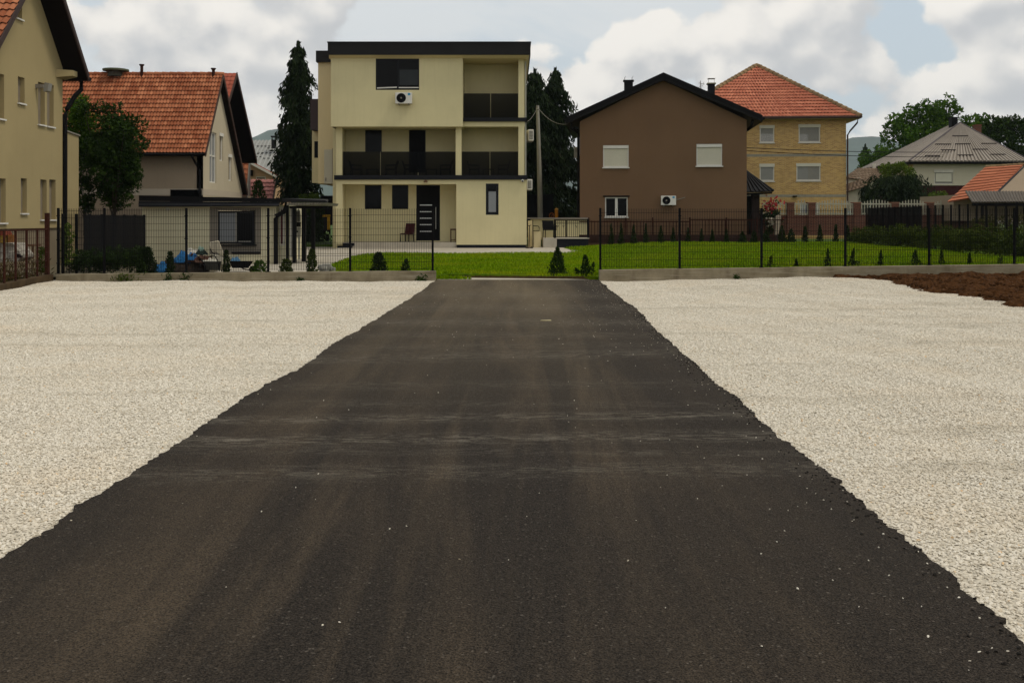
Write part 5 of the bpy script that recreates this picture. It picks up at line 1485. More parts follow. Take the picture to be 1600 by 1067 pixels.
MB().tube([P(824.5, 344, 53.4), P(832.5, 344, 53.4), P(833, 387, 53.4)], .028, 6).tube([P(833, 353, 53.4), P(841, 353.5, 53.4), P(842.5, 356, 53.4), P(842.5, 361, 53.4), P(833, 361, 53.4)], .022, 6).build("handrail", m_black, tr)
MB().pbox(833.5, 845, 362, 389, 53.5, .5).pbox(825, 832, 345, 388, 54.4, .2).build("stair_pier", m_cream_in, tr)
chair("terrace_chair", "black padded armchair on the terrace behind the railing", (PX(858.5, 54.6), 54.6, PZ(371.6, 54.6)), R(12), (m_black, m_black), None, .62, True, .92)
yp = thing("yellow_post", "short yellow post with rounded cap standing behind the terrace parapet", "post", (PX(869.5, 58), 58, .5))
MB().tube([P(869.5, 348, 58), P(869.5, 328, 58)], .095, 12).build("shaft", M("yellow_paint", (.42, .16, .015), .6, .15, 4), yp)
MB().tube([P(869.5, 328, 58), P(869.5, 326.4, 58), P(869.5, 325.3, 58)], [.11, .10, .03], 12).build("cap", M("pale_yellow", (.5, .27, .06), .6), yp)
dh = thing("hydrant_wheel", "small orange hose reel beside the yellow post", "hose reel", (PX(862, 58.2), 58.2, .6))
MB().tube([P(862 + 3.5 * math.cos(a), 337 - 4 * math.sin(a), 58.2) for a in np.linspace(0, 2 * math.pi, 18)], .03, 6, False).build("hoop", M("orange_metal", (.20, .06, .01), .7), dh)
MB().tube([P(862, 345, 58.2), P(862, 337, 58.2), P(866, 335, 58.2)], .025, 6).build("arm", MATS["orange_metal"], dh)
sc_ = thing("kick_scooter", "dark kick scooter leaning by the right corner of the cream house", "scooter", (PX(825.5, 52.6), 52.6, .35))
MB().tube([P(826.5, 386.5, 52.6), P(827.5, 352, 52.7)], .022, 6).tube([P(824.5, 353.5, 52.6), P(830, 352, 52.7)], .018, 6).build("stem", m_black, sc_)
MB().hexa([P(823, 388.5, 52.4), P(831, 388.5, 52.4), P(831, 388.5, 52.6), P(823, 388.5, 52.6), P(823, 387, 52.4), P(831, 387, 52.4), P(831, 387, 52.6), P(823, 387, 52.6)]).build("deck", m_rust, sc_)
for p_ in (823.5, 830.5): MB().tube([P(p_, 387.6, 52.45), P(p_, 387.6, 52.52)], .075, 12).build("wheel", m_black, sc_)

# dark board fence behind, utility pole
bf = thing("board_fence", "tall dark grey board fence behind the terrace under the spruces", "fence", (PX(845, 66), 66, .4))
for i in range(9): MB().pbox(818 + i * 5.2, 818 + i * 5.2 + 5.05, 305, 352, 66 + .01 * (i % 2), .05).build("board", M("fence_board", (.0085, .0088, .0105), .75, .15, 1), bf)
MB().pbox(817, 866, 303.6, 305, 65.95, .15).build("top_rail", m_anthd, bf)
bf2 = thing("board_fence", "dark board fence left of the cream house behind the yellow lidded bin", "fence", (PX(508, 60), 60, .4))
for i in range(5): MB().pbox(501 + i * 5.2, 501 + i * 5.2 + 5.05, 306, 352, 60 + .01 * (i % 2), .05).build("board", MATS["fence_board"], bf2)
up = thing("utility_pole", "tapered grey concrete pole between the cream house and the spruces", "pole", (PX(843, 62), 62, .4))
MB().tube([P(844.2, 352, 62), P(843.7, 304, 62), P(840, 167, 62)], [.17, .16, .10], 10).build("shaft", M("pole_concrete", (.30, .29, .245), .9, .1, 2, .2, 20), up)
MB().tube([P(840, 167.2, 62), P(840, 165.2, 62)], .10, 10).tube([P(838, 171, 61.9), P(842, 171, 61.9)], .05, 6).build("pole_head", m_shutg, up)
pa, pb = P(841.5, 170, 62), P(888, 194, 56.6)
tag(MB().tube([pa.lerp(pb, i / 14) - Vector((0, 0, .9 * 4 * (i / 14) * (1 - i / 14) * .35)) for i in range(15)], .014, 5).build("service_cable", m_shutg), "pale cable sagging from the concrete pole to the brown house eave", "cable")
pa, pb = P(838.5, 171, 62), P(824.5, 190, 58)
tag(MB().tube([pa.lerp(pb, i / 8) - Vector((0, 0, .1 * 4 * (i / 8) * (1 - i / 8))) for i in range(9)], .012, 5).build("service_cable", m_grey), "dark cable from the concrete pole to the cream house", "cable")

# wheelie bin left of the cream house
bn = thing("wheelie_bin", "dark wheelie bin with yellow lid left of the cream house", "bin", (PX(509, 57), 57, .38))
MB().hexa([P(506.5, 361, 57), P(514.5, 361, 57), P(514.5, 361, 57.5), P(506.5, 361, 57.5), P(505, 339, 56.95), P(515, 339, 56.95), P(515, 339, 57.55), P(505, 339, 57.55)]).build("body", m_anth, bn)
MB().hexa([P(504, 339, 56.9), P(516.5, 338.5, 56.9), P(516.5, 338.5, 57.6), P(504, 339, 57.6), P(504.5, 336, 56.9), P(516, 335.5, 56.9), P(516, 335.5, 57.6), P(504.5, 336, 57.6)]).build("lid", M("bin_yellow", (.42, .24, .015), .5, .1, 4), bn)
MB().pbox(511.5, 515.5, 339.2, 359, 56.9, .04).build("yellow_panel", MATS["bin_yellow"], bn)
for p_ in (507.5, 513.5): MB().tube([P(p_, 360, 57.5), P(p_, 360, 57.56)], .1, 12).build("wheel", m_black, bn)

# ------------------------------------------------------------------ vegetation
def clumps(cs, rs, per, size, asp=.5, seed=1, flat=1.0):
    r = np.random.default_rng(seed); out = []
    for c, rad in zip(cs, rs):
        n = max(4, int(per * (rad / np.mean(rs)) ** 2))
        d = unit(r.normal(size=(n, 3))) * (r.uniform(.25, 1, (n, 1)) ** .5) * rad
        d[:, 2] *= flat
        out.append(leaves(np.array(c) + d, size, asp, axis=unit(d + np.array([0, 0, .2 * rad])), jitter=.9, r=r))
    return np.concatenate(out)


def crown_points(n, centre, ext, seed, shell=.55, cut=None):
    r = np.random.default_rng(seed); pts = []
    while len(pts) < n:
        d = r.normal(size=3); d /= np.linalg.norm(d)
        p = d * (shell + (1 - shell) * r.random()) * (1 + .16 * math.sin(5 * d[0] + seed) * math.cos(4 * d[2] + seed))
        q = np.array(centre) + p * np.array(ext)
        if cut is None or cut(q): pts.append(q)
    return pts


def broadleaf(name, label, base, centre, ext, n, rad, per, size, mat, seed, trunk_r=.16, grp=None, cat="tree", shell=.5, asp=.5, extra=()):
    t = thing(name, label, cat, base, 0, grp)
    r = np.random.default_rng(seed + 50)
    pts = crown_points(n, centre, ext, seed, shell) + [np.array(e) for e in extra]
    rs = r.uniform(.65, 1.3, len(pts)) * rad
    quads_obj("crown", clumps(pts, rs, per, size, asp, seed), mat, t)
    mb = MB(); b = Vector(base); c = Vector(centre)
    top = b.lerp(c, .8)
    mb.tube([b - Vector((0, 0, .1)), b.lerp(top, .4) + Vector((.05, 0, 0)), top], [trunk_r, trunk_r * .8, trunk_r * .5], 8)
    for p in pts[::max(1, len(pts) // 16)]:
        p = Vector(p); s0 = b.lerp(top, r.uniform(.45, .95))
        mb.tube([s0, s0.lerp(p, .5) + Vector((0, 0, -.05)), p], [trunk_r * .35, trunk_r * .22, trunk_r * .08], 5)
    mb.build("trunk", m_bark, t)
    return t


def spruce(name, label, base, h, rmax, seed, dens=1.0, grp=None, z0=.3, taper=.85, gaps=.0):
    """weeping spruce: whorls of arching branches hung with drooping sprays"""
    r = np.random.default_rng(seed)
    t = thing(name, label, "tree", base, 0, grp)
    bx, by, bz = base
    cen = []; ax = []; mb = MB()
    mb.tube([(bx, by, bz - .1), (bx + .05, by, bz + h * .5), (bx, by, bz + h * .985)], [.02 * h, .012 * h, .002 * h], 8)
    z = z0
    while z < h * .985:
        f = z / h
        R_ = rmax * ((1 - f) ** taper) * r.uniform(.62, 1.2) + .16
        nb = int(r.integers(6, 10))
        for k in range(nb):
            a = 2 * math.pi * (k + r.random() * .9) / nb
            if r.random() < gaps: continue
            L = R_ * r.uniform(.55, 1.25)
            m = max(5, int(L * 8 * dens))
            rise = r.uniform(.10, .42) * L
            px = []
            for i in range(m):
                q = (i + .6) / m
                rr = L * q
                zq = z + rise * math.sin(q * 2.3) - .55 * L * q ** 2.4
                cx, cy = bx + rr * math.cos(a), by + rr * math.sin(a)
                px.append((cx, cy, bz + zq))
                ns = int((6 + 5 * q) * dens) + 2
                for _ in range(ns):
                    dz = abs(r.normal()) * (.13 + .18 * q) * min(1, .35 + L)
                    cen.append((cx + r.normal() * (.07 + .05 * L), cy + r.normal() * (.07 + .05 * L), bz + zq - dz))
                    ax.append((.35 * math.cos(a), .35 * math.sin(a), -1.0))
            if k % 2 == 0 and len(px) > 2: mb.tube([(bx, by, bz + z)] + px[::max(1, len(px) // 3)], .012 + .006 * L, 4, False)
        z += (.26 + .22 * (1 - f)) * r.uniform(.6, 1.5) * (h / 9) ** .5
    for _ in range(int(60 * dens)):
        zz_ = h * r.uniform(.94, 1.015)
        cen.append((bx + r.normal() * .05, by + r.normal() * .05, bz + zz_)); ax.append((r.normal() * .4, r.normal() * .4, 1))
    quads_obj("crown", leaves(np.array(cen), .16 * (h / 9) ** .4, .30, axis=unit(np.array(ax)), jitter=.35, r=r), m_spruce, t)
    mb.build("trunk", m_bark, t)
    return t


def conifer_quads(h, rad, n, size, seed, lean=0.0, shape=1.0, bare=.0):
    """small garden thuja standing at the origin"""
    r = np.random.default_rng(seed)
    u = r.random(n) ** 1.25 * .98 + .01
    a = r.uniform(0, 2 * math.pi, n)
    lump = 1 + .22 * np.sin(3 * a + 9 * u + seed) + .15 * np.sin(7 * a - 14 * u + 2 * seed)
    prof = np.minimum(1, u / .12) ** .5 * (1 - u) ** shape + .035
    rr = rad * prof * lump * r.uniform(.35, 1.05, n) ** .6
    cen = np.stack([rr * np.cos(a) + lean * u * h, rr * np.sin(a), u * h], 1)
    ax = np.stack([.6 * np.cos(a), .6 * np.sin(a), np.full(n, .9)], 1)
    return leaves(cen, size, .42, axis=unit(ax), jitter=.45, r=r)


def thuja(name, label, px, Y, ztop_py, wpx, seed, n=520, mat=None, grp=None, lean=0.0, base=None, size=.05, shape=1.0, extra=None):
    zb = base if base is not None else float(lawn_z(PX(px, Y), Y))
    h = PZ(ztop_py, Y) - zb; rad = wpx * .5 * Y / F
    Q = conifer_quads(h, rad, n, size, seed, lean, shape)
    if extra is not None: Q = np.concatenate([Q, extra])
    st = np.array([[[-.014, 0, -.02], [.014, 0, -.02], [.006 + lean * h * .7, 0, h * .7], [-.006 + lean * h * .7, 0, h * .7]], [[0, -.014, -.02], [0, .014, -.02], [lean * h * .7, .006, h * .7], [lean * h * .7, -.006, h * .7]]])
    t = thing(name, label, "shrub", (PX(px, Y), Y, zb), 0, grp, local=True)
    quads_obj("foliage", Q, mat or m_thuja, t)
    quads_obj("stem", st, m_bark, t)
    return t


# big trees
broadleaf("broadleaf_tree", "dense dark green broadleaf tree before the long orange tiled roof", (PX(168, 42), 42.5, .1), (PX(172, 42), 42.5, PZ(243, 42)), (1.28, 1.2, 2.0), 135, .35, 105, .078, m_leafd, 11, .12, shell=.30,
          extra=[P(130 + 9 * i, 168 + 3 * (i % 3), 42.5) for i in range(7)] + [P(160 + 9 * (i % 5), 286 + 9 * (i // 2), 42.5) for i in range(9)])
broadleaf("broadleaf_tree", "lighter green broadleaf tree between the tan house and the dark tree", (PX(118, 43.4), 43.4, .1), (PX(122, 43.4), 43.4, PZ(212, 43.4)), (.85, .9, 1.65), 75, .32, 85, .078, m_leafm, 12, .09, shell=.30)
broadleaf("broadleaf_shrub", "drooping dark shrub beside the tall cream stair wall", (PX(130, 42.6), 42.6, .1), (PX(133, 42.6), 42.6, PZ(300, 42.6)), (.36, .5, .95), 22, .22, 60, .07, m_leafd, 13, .05, cat="shrub")
spruce("spruce_tree", "tall slender dark spruce left of the cream house", (PX(466, 64), 64, .4), PZ(70, 64) - .4, 2.05, 21, 1.35, gaps=.05, taper=.66)
spruce("spruce_tree", "ragged spruce with open top between the cream and brown houses", (PX(868, 70), 70, .4), PZ(110, 70) - .4, 2.7, 22, 1.1, gaps=.12, taper=.66)
spruce("spruce_tree", "dark spruce half hidden behind the right edge of the cream house", (PX(836, 69), 69, .4), PZ(112, 69) - .4, 2.9, 23, 1.15, gaps=.08, taper=.62)
broadleaf("broadleaf_bush", "bright green bush left of the brown house downpipe", (PX(900, 72), 72, .4), (PX(899, 72), 72, PZ(326, 72)), (.5, .5, 1.2), 22, .3, 60, .08, m_leafy, 14, .05, cat="bush")
bt = [P(1345, 236, 100), P(1420, 208, 101), P(1405, 225, 100), P(1440, 185, 101)]
broadleaf("walnut_tree", "large spreading green tree behind the grey hip roofed house", (PX(1465, 102), 102, .4), (PX(1466, 102), 102, PZ(218, 102)), (5.3, 3.5, 3.6), 150, .72, 85, .19, m_leafm, 15, .35, shell=.45,
          extra=[P(1482, 158, 102), P(1475, 166, 102), P(1492, 165, 102), P(1440, 170, 102), P(1448, 178, 101.5), P(1530, 192, 102), P(1535, 186, 102), P(1405, 198, 102), P(1410, 190, 102)])
broadleaf("broadleaf_tree", "dark feathery tree right of the brick chimney at the right edge", (PX(1575, 96), 96, .4), (PX(1578, 96), 96, PZ(222, 96)), (3.0, 2.5, 2.1), 80, .55, 80, .17, m_leafd, 16, .25,
          extra=[P(1560 + 5 * i, 194 - 2 * (i % 3), 96) for i in range(8)])
broadleaf("hillside_tree", "bright green tree left of the large spreading tree, lower on the skyline", (PX(1385, 118), 118, .4), (PX(1378, 118), 118, PZ(252, 118)), (3.0, 2.5, 2.6), 50, .7, 70, .2, m_leafm, 17, .2)
spruce("spruce_tree", "small distant conifer beside the brick house gutter on the skyline", (PX(1352, 122), 122, .4), PZ(228, 122) - .4, 2.2, 24, .7, taper=.8)
# weeping dark shrub before the grey roofed house
r_ = np.random.default_rng(31); cen = []; ax = []
cb = P(1400, 318, 74)
for k in range(150):
    a = r_.uniform(0, 2 * math.pi); L = r_.uniform(.8, 2.9); top = r_.uniform(1.2, 2.3)
    for i in range(16):
        q = (i + 1) / 16
        p = (cb.x + L * q * math.cos(a) * 1.05, cb.y + .8 * L * q * math.sin(a), cb.z + top * math.sin(min(q * 2.1, 2.2)) - 1.2 * q ** 2.5)
        for _ in range(4): cen.append(np.array(p) + r_.normal(size=3) * .12); ax.append((math.cos(a) * .6, math.sin(a) * .6, -.9))
wsh = thing("weeping_juniper", "wide dark weeping conifer shrub behind the picket wall", "shrub", (cb.x, cb.y, .45))
quads_obj("crown", leaves(np.array(cen), .16, .25, axis=unit(np.array(ax)), jitter=.35, r=r_), m_spruce, wsh)
MB().tube([(cb.x, cb.y, .4), (cb.x, cb.y, cb.z + 1.2)], [.14, .05], 7).build("trunk", m_bark, wsh)
broadleaf("broadleaf_bush", "light green bush right of the weeping conifer under the oxblood wall", (PX(1470, 72), 72, .4), (PX(1468, 72), 72, PZ(312, 72)), (.9, .7, .55), 26, .28, 60, .08, m_leafy, 18, .05, cat="bush")
broadleaf("broadleaf_bush", "yellowish loose bush hanging under the left eave of the grey roofed house", (PX(1410, 76), 76, .4), (PX(1405, 76), 76, PZ(272, 76)), (1.7, 1.0, .9), 40, .36, 55, .10, m_leafy, 19, .07, cat="bush")
# rose bush
rb = thing("rose_bush", "rose bush full of pink red blooms right of the dark porch", "bush", (PX(1207, 57.4), 57.4, .5))
pts = crown_points(34, tuple(P(1205, 333, 57.4)), (.62, .5, .85), 41, .3)
quads_obj("foliage", clumps(pts, [.2] * len(pts), 60, .055, .5, 41), m_leafd, rb)
r_ = np.random.default_rng(42)
fl = np.array([tuple(P(1206 + r_.normal() * 9, 321 + r_.normal() * 7, 57.1 + r_.normal() * .2)) for _ in range(60)])
quads_obj("blooms", clumps(fl, [.055] * 60, 9, .045, .8, 43), island_mat("rose_petal", (.42, .02, .03), (.60, .09, .10), .6, .2), rb)
MB().tube([(PX(1207, 57.4), 57.4, .4), P(1206, 338, 57.4)], .04, 6).build("stem", m_bark, rb)
wf = thing("white_flowers", "cluster of white blooming flowers beside the pale stone slab", "flowers", (PX(1204, 56.4), 56.4, .5))
fl = np.array([tuple(P(1206 + r_.normal() * 4, 341 + abs(r_.normal()) * 6, 56.2 + r_.normal() * .15)) for _ in range(42)])
quads_obj("blooms", clumps(fl, [.05] * 42, 8, .04, .8, 44), island_mat("white_petal", (.42, .38, .28), (.62, .57, .47), .6, .2), wf)
pts = crown_points(14, tuple(P(1205, 358, 56.3)), (.25, .2, .35), 45, .2)
quads_obj("foliage", clumps(pts, [.13] * 14, 40, .05, .5, 45), m_leafd, wf)

# row of small conifers before the rusty palings
for i, (px_, top, wd) in enumerate(((955, 350, 11), (970.5, 349, 11), (990, 351, 12), (1009, 350, 10), (1032.5, 353, 12), (1052, 356, 10), (1075, 356, 9), (1096, 358, 8), (1113, 359, 9), (1135, 358, 9))):
    thuja("small_conifer", f"{ORD[i]} dark cone shaped conifer from the left in the row before the rusty palings", px_, 53.4, top, wd, 60 + i, 420, grp="conifers before the rusty palings", size=.06)
for i, (px_, top, wd) in enumerate(((1160, 362, 13), (1178, 361, 13), (1197, 360, 14), (1222, 352, 15), (1236, 358, 15), (1258, 353, 10), (1281, 352, 10), (1306, 351, 9), (1324, 352, 12))):
    thuja("small_conifer", f"{ORD[i]} dark shrub from the left along the far lawn edge before the bricks", px_, 53.4, top, wd, 80 + i, 420, grp="dark shrubs along the far lawn edge", size=.065, shape=.7)
# young plants right behind the concrete wall on the right
lab = ("sparse brownish twig plant", "tiny green tuft", "thin upright young thuja", "thin thuja with low side tuft", "narrow young thuja with sparse foot", "leaning young thuja with a broad foot", "small dense young thuja", "small upright young thuja", "sparse reddish twig plant")
for i, (px_, top, wd, lean, mt) in enumerate(((1203, 400, 12, .1, m_hedge), (1244, 405, 9, 0, m_thuja), (1293, 389, 13, .02, m_thuja), (1330, 388, 11, .12, m_thuja), (1375, 391, 10, .06, m_thuja), (1427, 391, 17, .13, m_thuja), (1471, 390, 11, .02, m_thuja), (1515, 395, 10, 0, m_thuja), (1563, 392, 11, .02, m_hedge))):
    ex = None
    if i in (3, 5): ex = conifer_quads(.28, .14, 90, .04, 300 + i, 0, .6) + np.array([.17, 0, 0])
    thuja("young_plant", f"{lab[i]} behind the right concrete wall, {ORD[i]} from the gap", px_, 30.95, top, wd, 100 + i, 170 if i in (0, 8) else 300, mt, "young plants along the right concrete wall", lean, base=.32, size=.038, extra=ex, shape=.8)
# two in the gap
thuja("thuja", "cone shaped young thuja on the lawn in the gap of the wall", 871, 31.4, 386, 30, 121, 1500, size=.042, base=.07, shape=.75)
ex = np.concatenate([conifer_quads(.48, .13, 200, .04, 131, .35, .7) + np.array([.10, 0, 0]), conifer_quads(.30, .14, 130, .04, 132, -.5, .7) + np.array([-.15, 0, 0])])
thuja("thuja", "ragged young thuja leaning left beside the right fence post", 915, 31.2, 398, 18, 122, 650, size=.042, base=.06, lean=-.02, shape=.6, extra=ex)
# plants behind the left wall
thuja("thuja", "bushy young thuja left of the gap before the porch column", 592, 31.3, 394, 27, 123, 1100, m_leafm if False else m_thuja, size=.045, base=.15, shape=.45)
thuja("young_plant", "small sprouting plant near the left end post of the gap", 631, 31.2, 405, 15, 124, 260, base=.18, size=.045, lean=.2, shape=.5)
thuja("thuja", "light green column thuja before the pergola post", 487, 31.5, 389, 17, 125, 900, m_hedge, size=.045, base=.15, shape=.35)
thuja("thuja", "round low green thuja before the garage downpipe", 447, 31.3, 405, 21, 126, 600, m_hedge, size=.045, base=.15, shape=.35)
thuja("young_plant", "leafy low plant below the garage window ledge", 406, 31.2, 407, 24, 127, 480, m_leafm, size=.05, base=.15, shape=.3)
thuja("thuja", "dark narrow thuja right of the white foam slab", 354, 31.3, 391, 12, 128, 620, size=.045, base=.15, shape=.3)
thuja("thuja", "dark narrow thuja before the blue tarp", 266, 31.3, 393, 13, 129, 620, size=.045, base=.15, shape=.3)
thuja("thuja", "large dark thuja at the right end of the dark hedge", 229, 31.3, 386, 30, 130, 1500, size=.05, base=.12, shape=.35)
# leafy climber plant and dark hedge by the left corner
lp = thing("leafy_sapling", "slender sapling with bright leaves beside the left corner post", "sapling", (PX(108, 31.2), 31.2, .1))
r_ = np.random.default_rng(51)
pts = np.array([tuple(P(107 + r_.normal() * 4 + 1.5 * math.sin(k), 352 + 62 * k / 34, 31.2 + r_.normal() * .08)) for k in range(35)])
quads_obj("leaves", clumps(pts, [.09] * 35, 11, .055, .55, 52), m_leafy, lp)
MB().tube([(PX(108, 31.2), 31.2, .05), P(109, 385, 31.2), P(108, 352, 31.2)], [.015, .01, .004], 5).build("stem", m_bark, lp)
hd = thing("dark_hedge", "dark low hedge behind the left end of the concrete wall", "hedge", (PX(165, 31.4), 31.4, .1))
pts = [P(118 + 9.6 * (k % 12) + r_.normal() * 3, 398 + 9 * (k // 12) + 4 * math.sin(k * 1.7) + 3 * math.sin(.6 * (k % 12)), 31.3 + .15 * r_.normal()) for k in range(36)]
quads_obj("foliage", clumps([tuple(p) for p in pts], [.2] * 36, 85, .05, .5, 53), m_leafd, hd)
# hedge along the right boundary
hg = thing("boundary_hedge", "loose green hedge running along the right boundary fence", "hedge", (17.6, 44, .58))
pts = []; rs = []
for k in range(150):
    y = 34.2 + 19.6 * r_.random(); hh = r_.uniform(.10, .80)
    pts.append((17.55 + .0175 * (y - 34) + r_.normal() * .16, y, .58 + hh)); rs.append(r_.uniform(.18, .34))
quads_obj("foliage", clumps(pts, rs, 75, .075, .4, 54), m_hedge, hg)
ws = thing("wild_growth", "yellowish tall weeds behind the right boundary fence", "weeds", (20, 46, .5))
pts = []
for k in range(150):
    y = 37 + 18 * r_.random(); pts.append((19.6 + r_.random() * 2.5, y, .5 + r_.random() * (1.35 if y < 48 else .8)))
quads_obj("foliage", clumps(pts, [.26] * 150, 34, .09, .3, 55), island_mat("dry_weed", (.045, .050, .012), (.13, .115, .030), .85, .2), ws)
tag(ws, kind='stuff')
# conifer hedge and rounded shrub behind the pergola
th = thing("tall_hedge", "tall dark clipped hedge behind the pergola", "hedge", (PX(497, 58), 58, .4))
pts = [P(490 + 4 * (k % 4) + r_.normal(), 318 + 9 * (k // 4), 58 + .2 * r_.normal()) for k in range(24)]
quads_obj("foliage", clumps([tuple(p) for p in pts], [.3] * 24, 120, .07, .5, 56), m_leafd, th)
rs_ = thing("rounded_shrub", "rounded light green shrub above the pergola roof", "shrub", (PX(490, 61), 61, .4))
pts = crown_points(46, tuple(P(489, 318, 61)), (.95, .8, .55), 57, .6)
quads_obj("foliage", clumps(pts, [.2] * 46, 75, .05, .5, 57), m_leafy, rs_)
MB().tube([(PX(489, 61), 61, .3), P(489, 320, 61)], .06, 6).build("stem", m_bark, rs_)
cs_ = thing("dark_conifer_shrub", "dark conifer shrub before the pink metal tiles", "shrub", (PX(404, 56), 56, .3))
quads_obj("foliage", conifer_quads(PZ(281, 56) - .3, .62, 2600, .085, 58, 0, .45) + np.array([PX(404, 56), 56, .3]), m_leafd, cs_)
# weeds at the foot of the walls
for i, (px_, w_, hh, lb) in enumerate(((195, 28, .20, "green weed tufts at the left part of the concrete wall foot"), (287, 14, .26, "small weed clump at the wall foot left of the blue tarp"), (262, 10, .20, "tiny weed clump at the wall foot below the dark narrow thuja"), (469, 7, .10, "single small weed at the wall foot below the pergola"), (657, 12, .12, "dark flat weed at the wall foot beside the gap"), (1151, 6, .12, "tiny weed at the foot of the right concrete wall"))):
    r2 = np.random.default_rng(200 + i); n = 30 + 3 * w_
    cx_ = PX(px_, 30.3); W_ = w_ * .5 * 30.3 / F
    cen = np.stack([cx_ + r2.normal(size=n) * W_ * .7, 30.31 + r2.normal(size=n) * .04, np.abs(r2.normal(size=n)) * hh * .5 + .02 + .10 * float(ss(3, 10, cx_))], 1)
    o = quads_obj("weed", leaves(cen, .055, .3, axis=np.tile([0, 0, 1.0], (n, 1)), jitter=.7, r=r2), m_leafd if i != 0 else m_hedge)
    tag(o, lb, "weed", "weeds at the foot of the concrete walls")

# ------------------------------------------------------------------ clutter in front of the garage
def heightblob(name, cx, cy, zb, rx_, ry_, h, mat, parent, seed, n=34, fold=.35, shp=1.0):
    """crumpled sheet or heap over an oval footprint"""
    r = np.random.default_rng(seed); ph = r.uniform(0, 6.28, 8); v = []; f = []
    for i in range(n + 1):
        for j in range(n + 1):
            a, b = 2 * i / n - 1, 2 * j / n - 1
            d = min(1.0, (a * a + b * b) ** .5)
            if a * a + b * b > 1: a, b = a / (a * a + b * b) ** .5, b / (a * a + b * b) ** .5
            z = max(0, 1 - d ** 2.2) ** shp * (1 + fold * (math.sin(6 * a + ph[0] + 3 * b) * .5 + math.sin(11 * b + ph[1] - 4 * a) * .35 + math.sin(17 * a + ph[2]) * .2))
            v.append((cx + a * rx_, cy + b * ry_, zb + h * max(0, z) + (.02 * r.normal() if d < .98 else 0)))
    for i in range(n):
        for j in range(n):
            q = i * (n + 1) + j; f.append((q, q + n + 1, q + n + 2, q + 1))
    mb = MB(); mb.v = v; mb.f = f
    return mb.build(name, mat, parent)
Yc = 33.0
m_tarp = M("blue_tarp", (.025, .14, .33), .45, .25, 6, .4, 25)
tp = thing("blue_tarp", "crumpled blue tarpaulin over a heap in front of the garage wall", "tarpaulin", (PX(285, Yc), Yc, .1))
heightblob("sheet", PX(289, Yc), Yc, PZ(410, Yc), .36, .25, .26, m_tarp, tp, 1, fold=.55, shp=.4)
heightblob("sheet", PX(258, Yc), Yc - .2, PZ(424, Yc), .30, .22, .24, m_tarp, tp, 2, fold=.5, shp=.4)
heightblob("sheet", PX(303, Yc), Yc - .1, PZ(406, Yc), .24, .2, .14, m_tarp, tp, 3, fold=.5, shp=.4)
hp = thing("junk_heap", "dark heap of logs and rubble under the blue tarpaulin", "heap", (PX(290, Yc), Yc + .2, .1))
heightblob("mound", PX(285, Yc), Yc + .1, .10, .85, .5, .42, M("dark_rubble", (.030, .022, .016), .95, .4, 8, .5, 20), hp, 4, fold=.35, shp=.6)
mb = MB(); r_ = np.random.default_rng(61)
for k in range(14):
    c = P(300 + r_.uniform(-6, 24), 405 + r_.uniform(-4, 9), Yc - .25 + r_.uniform(0, .3)); d = Vector((r_.normal(), .4 * r_.normal(), .25 * r_.normal())).normalized() * .22
    mb.tube([c - d, c + d], .035 + .02 * r_.random(), 7)
mb.build("log_pile", M("reddish_log", (.095, .050, .035), .9, .35, 8), hp)
sh = thing("dark_sheet", "dark green plastic sheet lying on the heap beside the blue tarpaulin", "sheet", (PX(312, Yc), Yc + .2, .5))
heightblob("sheet", PX(312, Yc), Yc + .2, PZ(398, Yc), .22, .2, .11, M("green_black_sheet", (.02, .035, .028), .5, .3, 6), sh, 5, fold=.5)
wb = thing("pale_bags", "pale crumpled bags on top of the heap behind the dark sheet", "bags", (PX(296, Yc), Yc + .5, .5))
heightblob("bag", PX(300, 33.6), 33.6, PZ(397, 33.6), .30, .16, .16, m_whitep, wb, 6, fold=.4)
heightblob("bag", PX(314, 33.6), 33.6, PZ(397, 33.6), .14, .14, .22, M("pale_green_bag", (.25, .36, .30), .7, .2, 5), wb, 7, fold=.4)
fs = thing("foam_slab", "tall bent white foam slab standing on a trough before the garage window", "foam slab", (PX(341, Yc), Yc, .3))
MB().hexa([P(330.5, 395, Yc), P(341, 393, Yc), P(343, 393, Yc + .35), P(333, 395, Yc + .35), P(326, 379, Yc), P(337, 377, Yc), P(340, 376, Yc + .35), P(330, 378, Yc + .35)]).build("upper_block", M("foam", (.40, .355, .265), .95, .12, 5, .3, 30), fs, bevel=.015)
MB().hexa([P(337.3, 394, Yc - .02), P(352, 402, Yc - .02), P(352, 402, Yc + .34), P(338, 394, Yc + .34), P(337.3, 377, Yc - .02), P(341.5, 376.5, Yc - .02), P(342, 376, Yc + .34), P(339, 376, Yc + .34)]).build("side_block", MATS["foam"], fs, bevel=.015)
MB().hexa([P(332, 409, Yc - .02), P(347, 409, Yc - .02), P(350, 408, Yc + .3), P(335, 408, Yc + .3), P(333, 396, Yc - .02), P(350, 402.5, Yc - .02), P(352, 402, Yc + .3), P(335, 396, Yc + .3)]).build("lower_block", M("foam_light", (.47, .43, .34), .95, .1, 5, .3, 30), fs, bevel=.015)
tg = thing("trough", "long dark trough filled with pale rubble under the foam slab", "trough", (PX(335, Yc), Yc - .2, .1))
MB().hexa([P(321, 422, Yc - .4), P(344, 422, Yc - .4), P(344, 422, Yc + .05), P(321, 422, Yc + .05), P(318, 408.5, Yc - .45), P(346, 408.5, Yc - .45), P(346, 408.5, Yc + .08), P(318, 408.5, Yc + .08)]).build("body", M("trough_grey", (.05, .048, .04), .8, .2, 4), tg)
heightblob("rubble", PX(331, Yc), Yc - .18, PZ(408.3, Yc), .26, .2, .07, m_whitep, tg, 8, fold=.6)
hpn = thing("steel_hoops", "thin dark bent hoops arching beside the foam slab", "hoops", (PX(330, Yc), Yc - .5, .1))
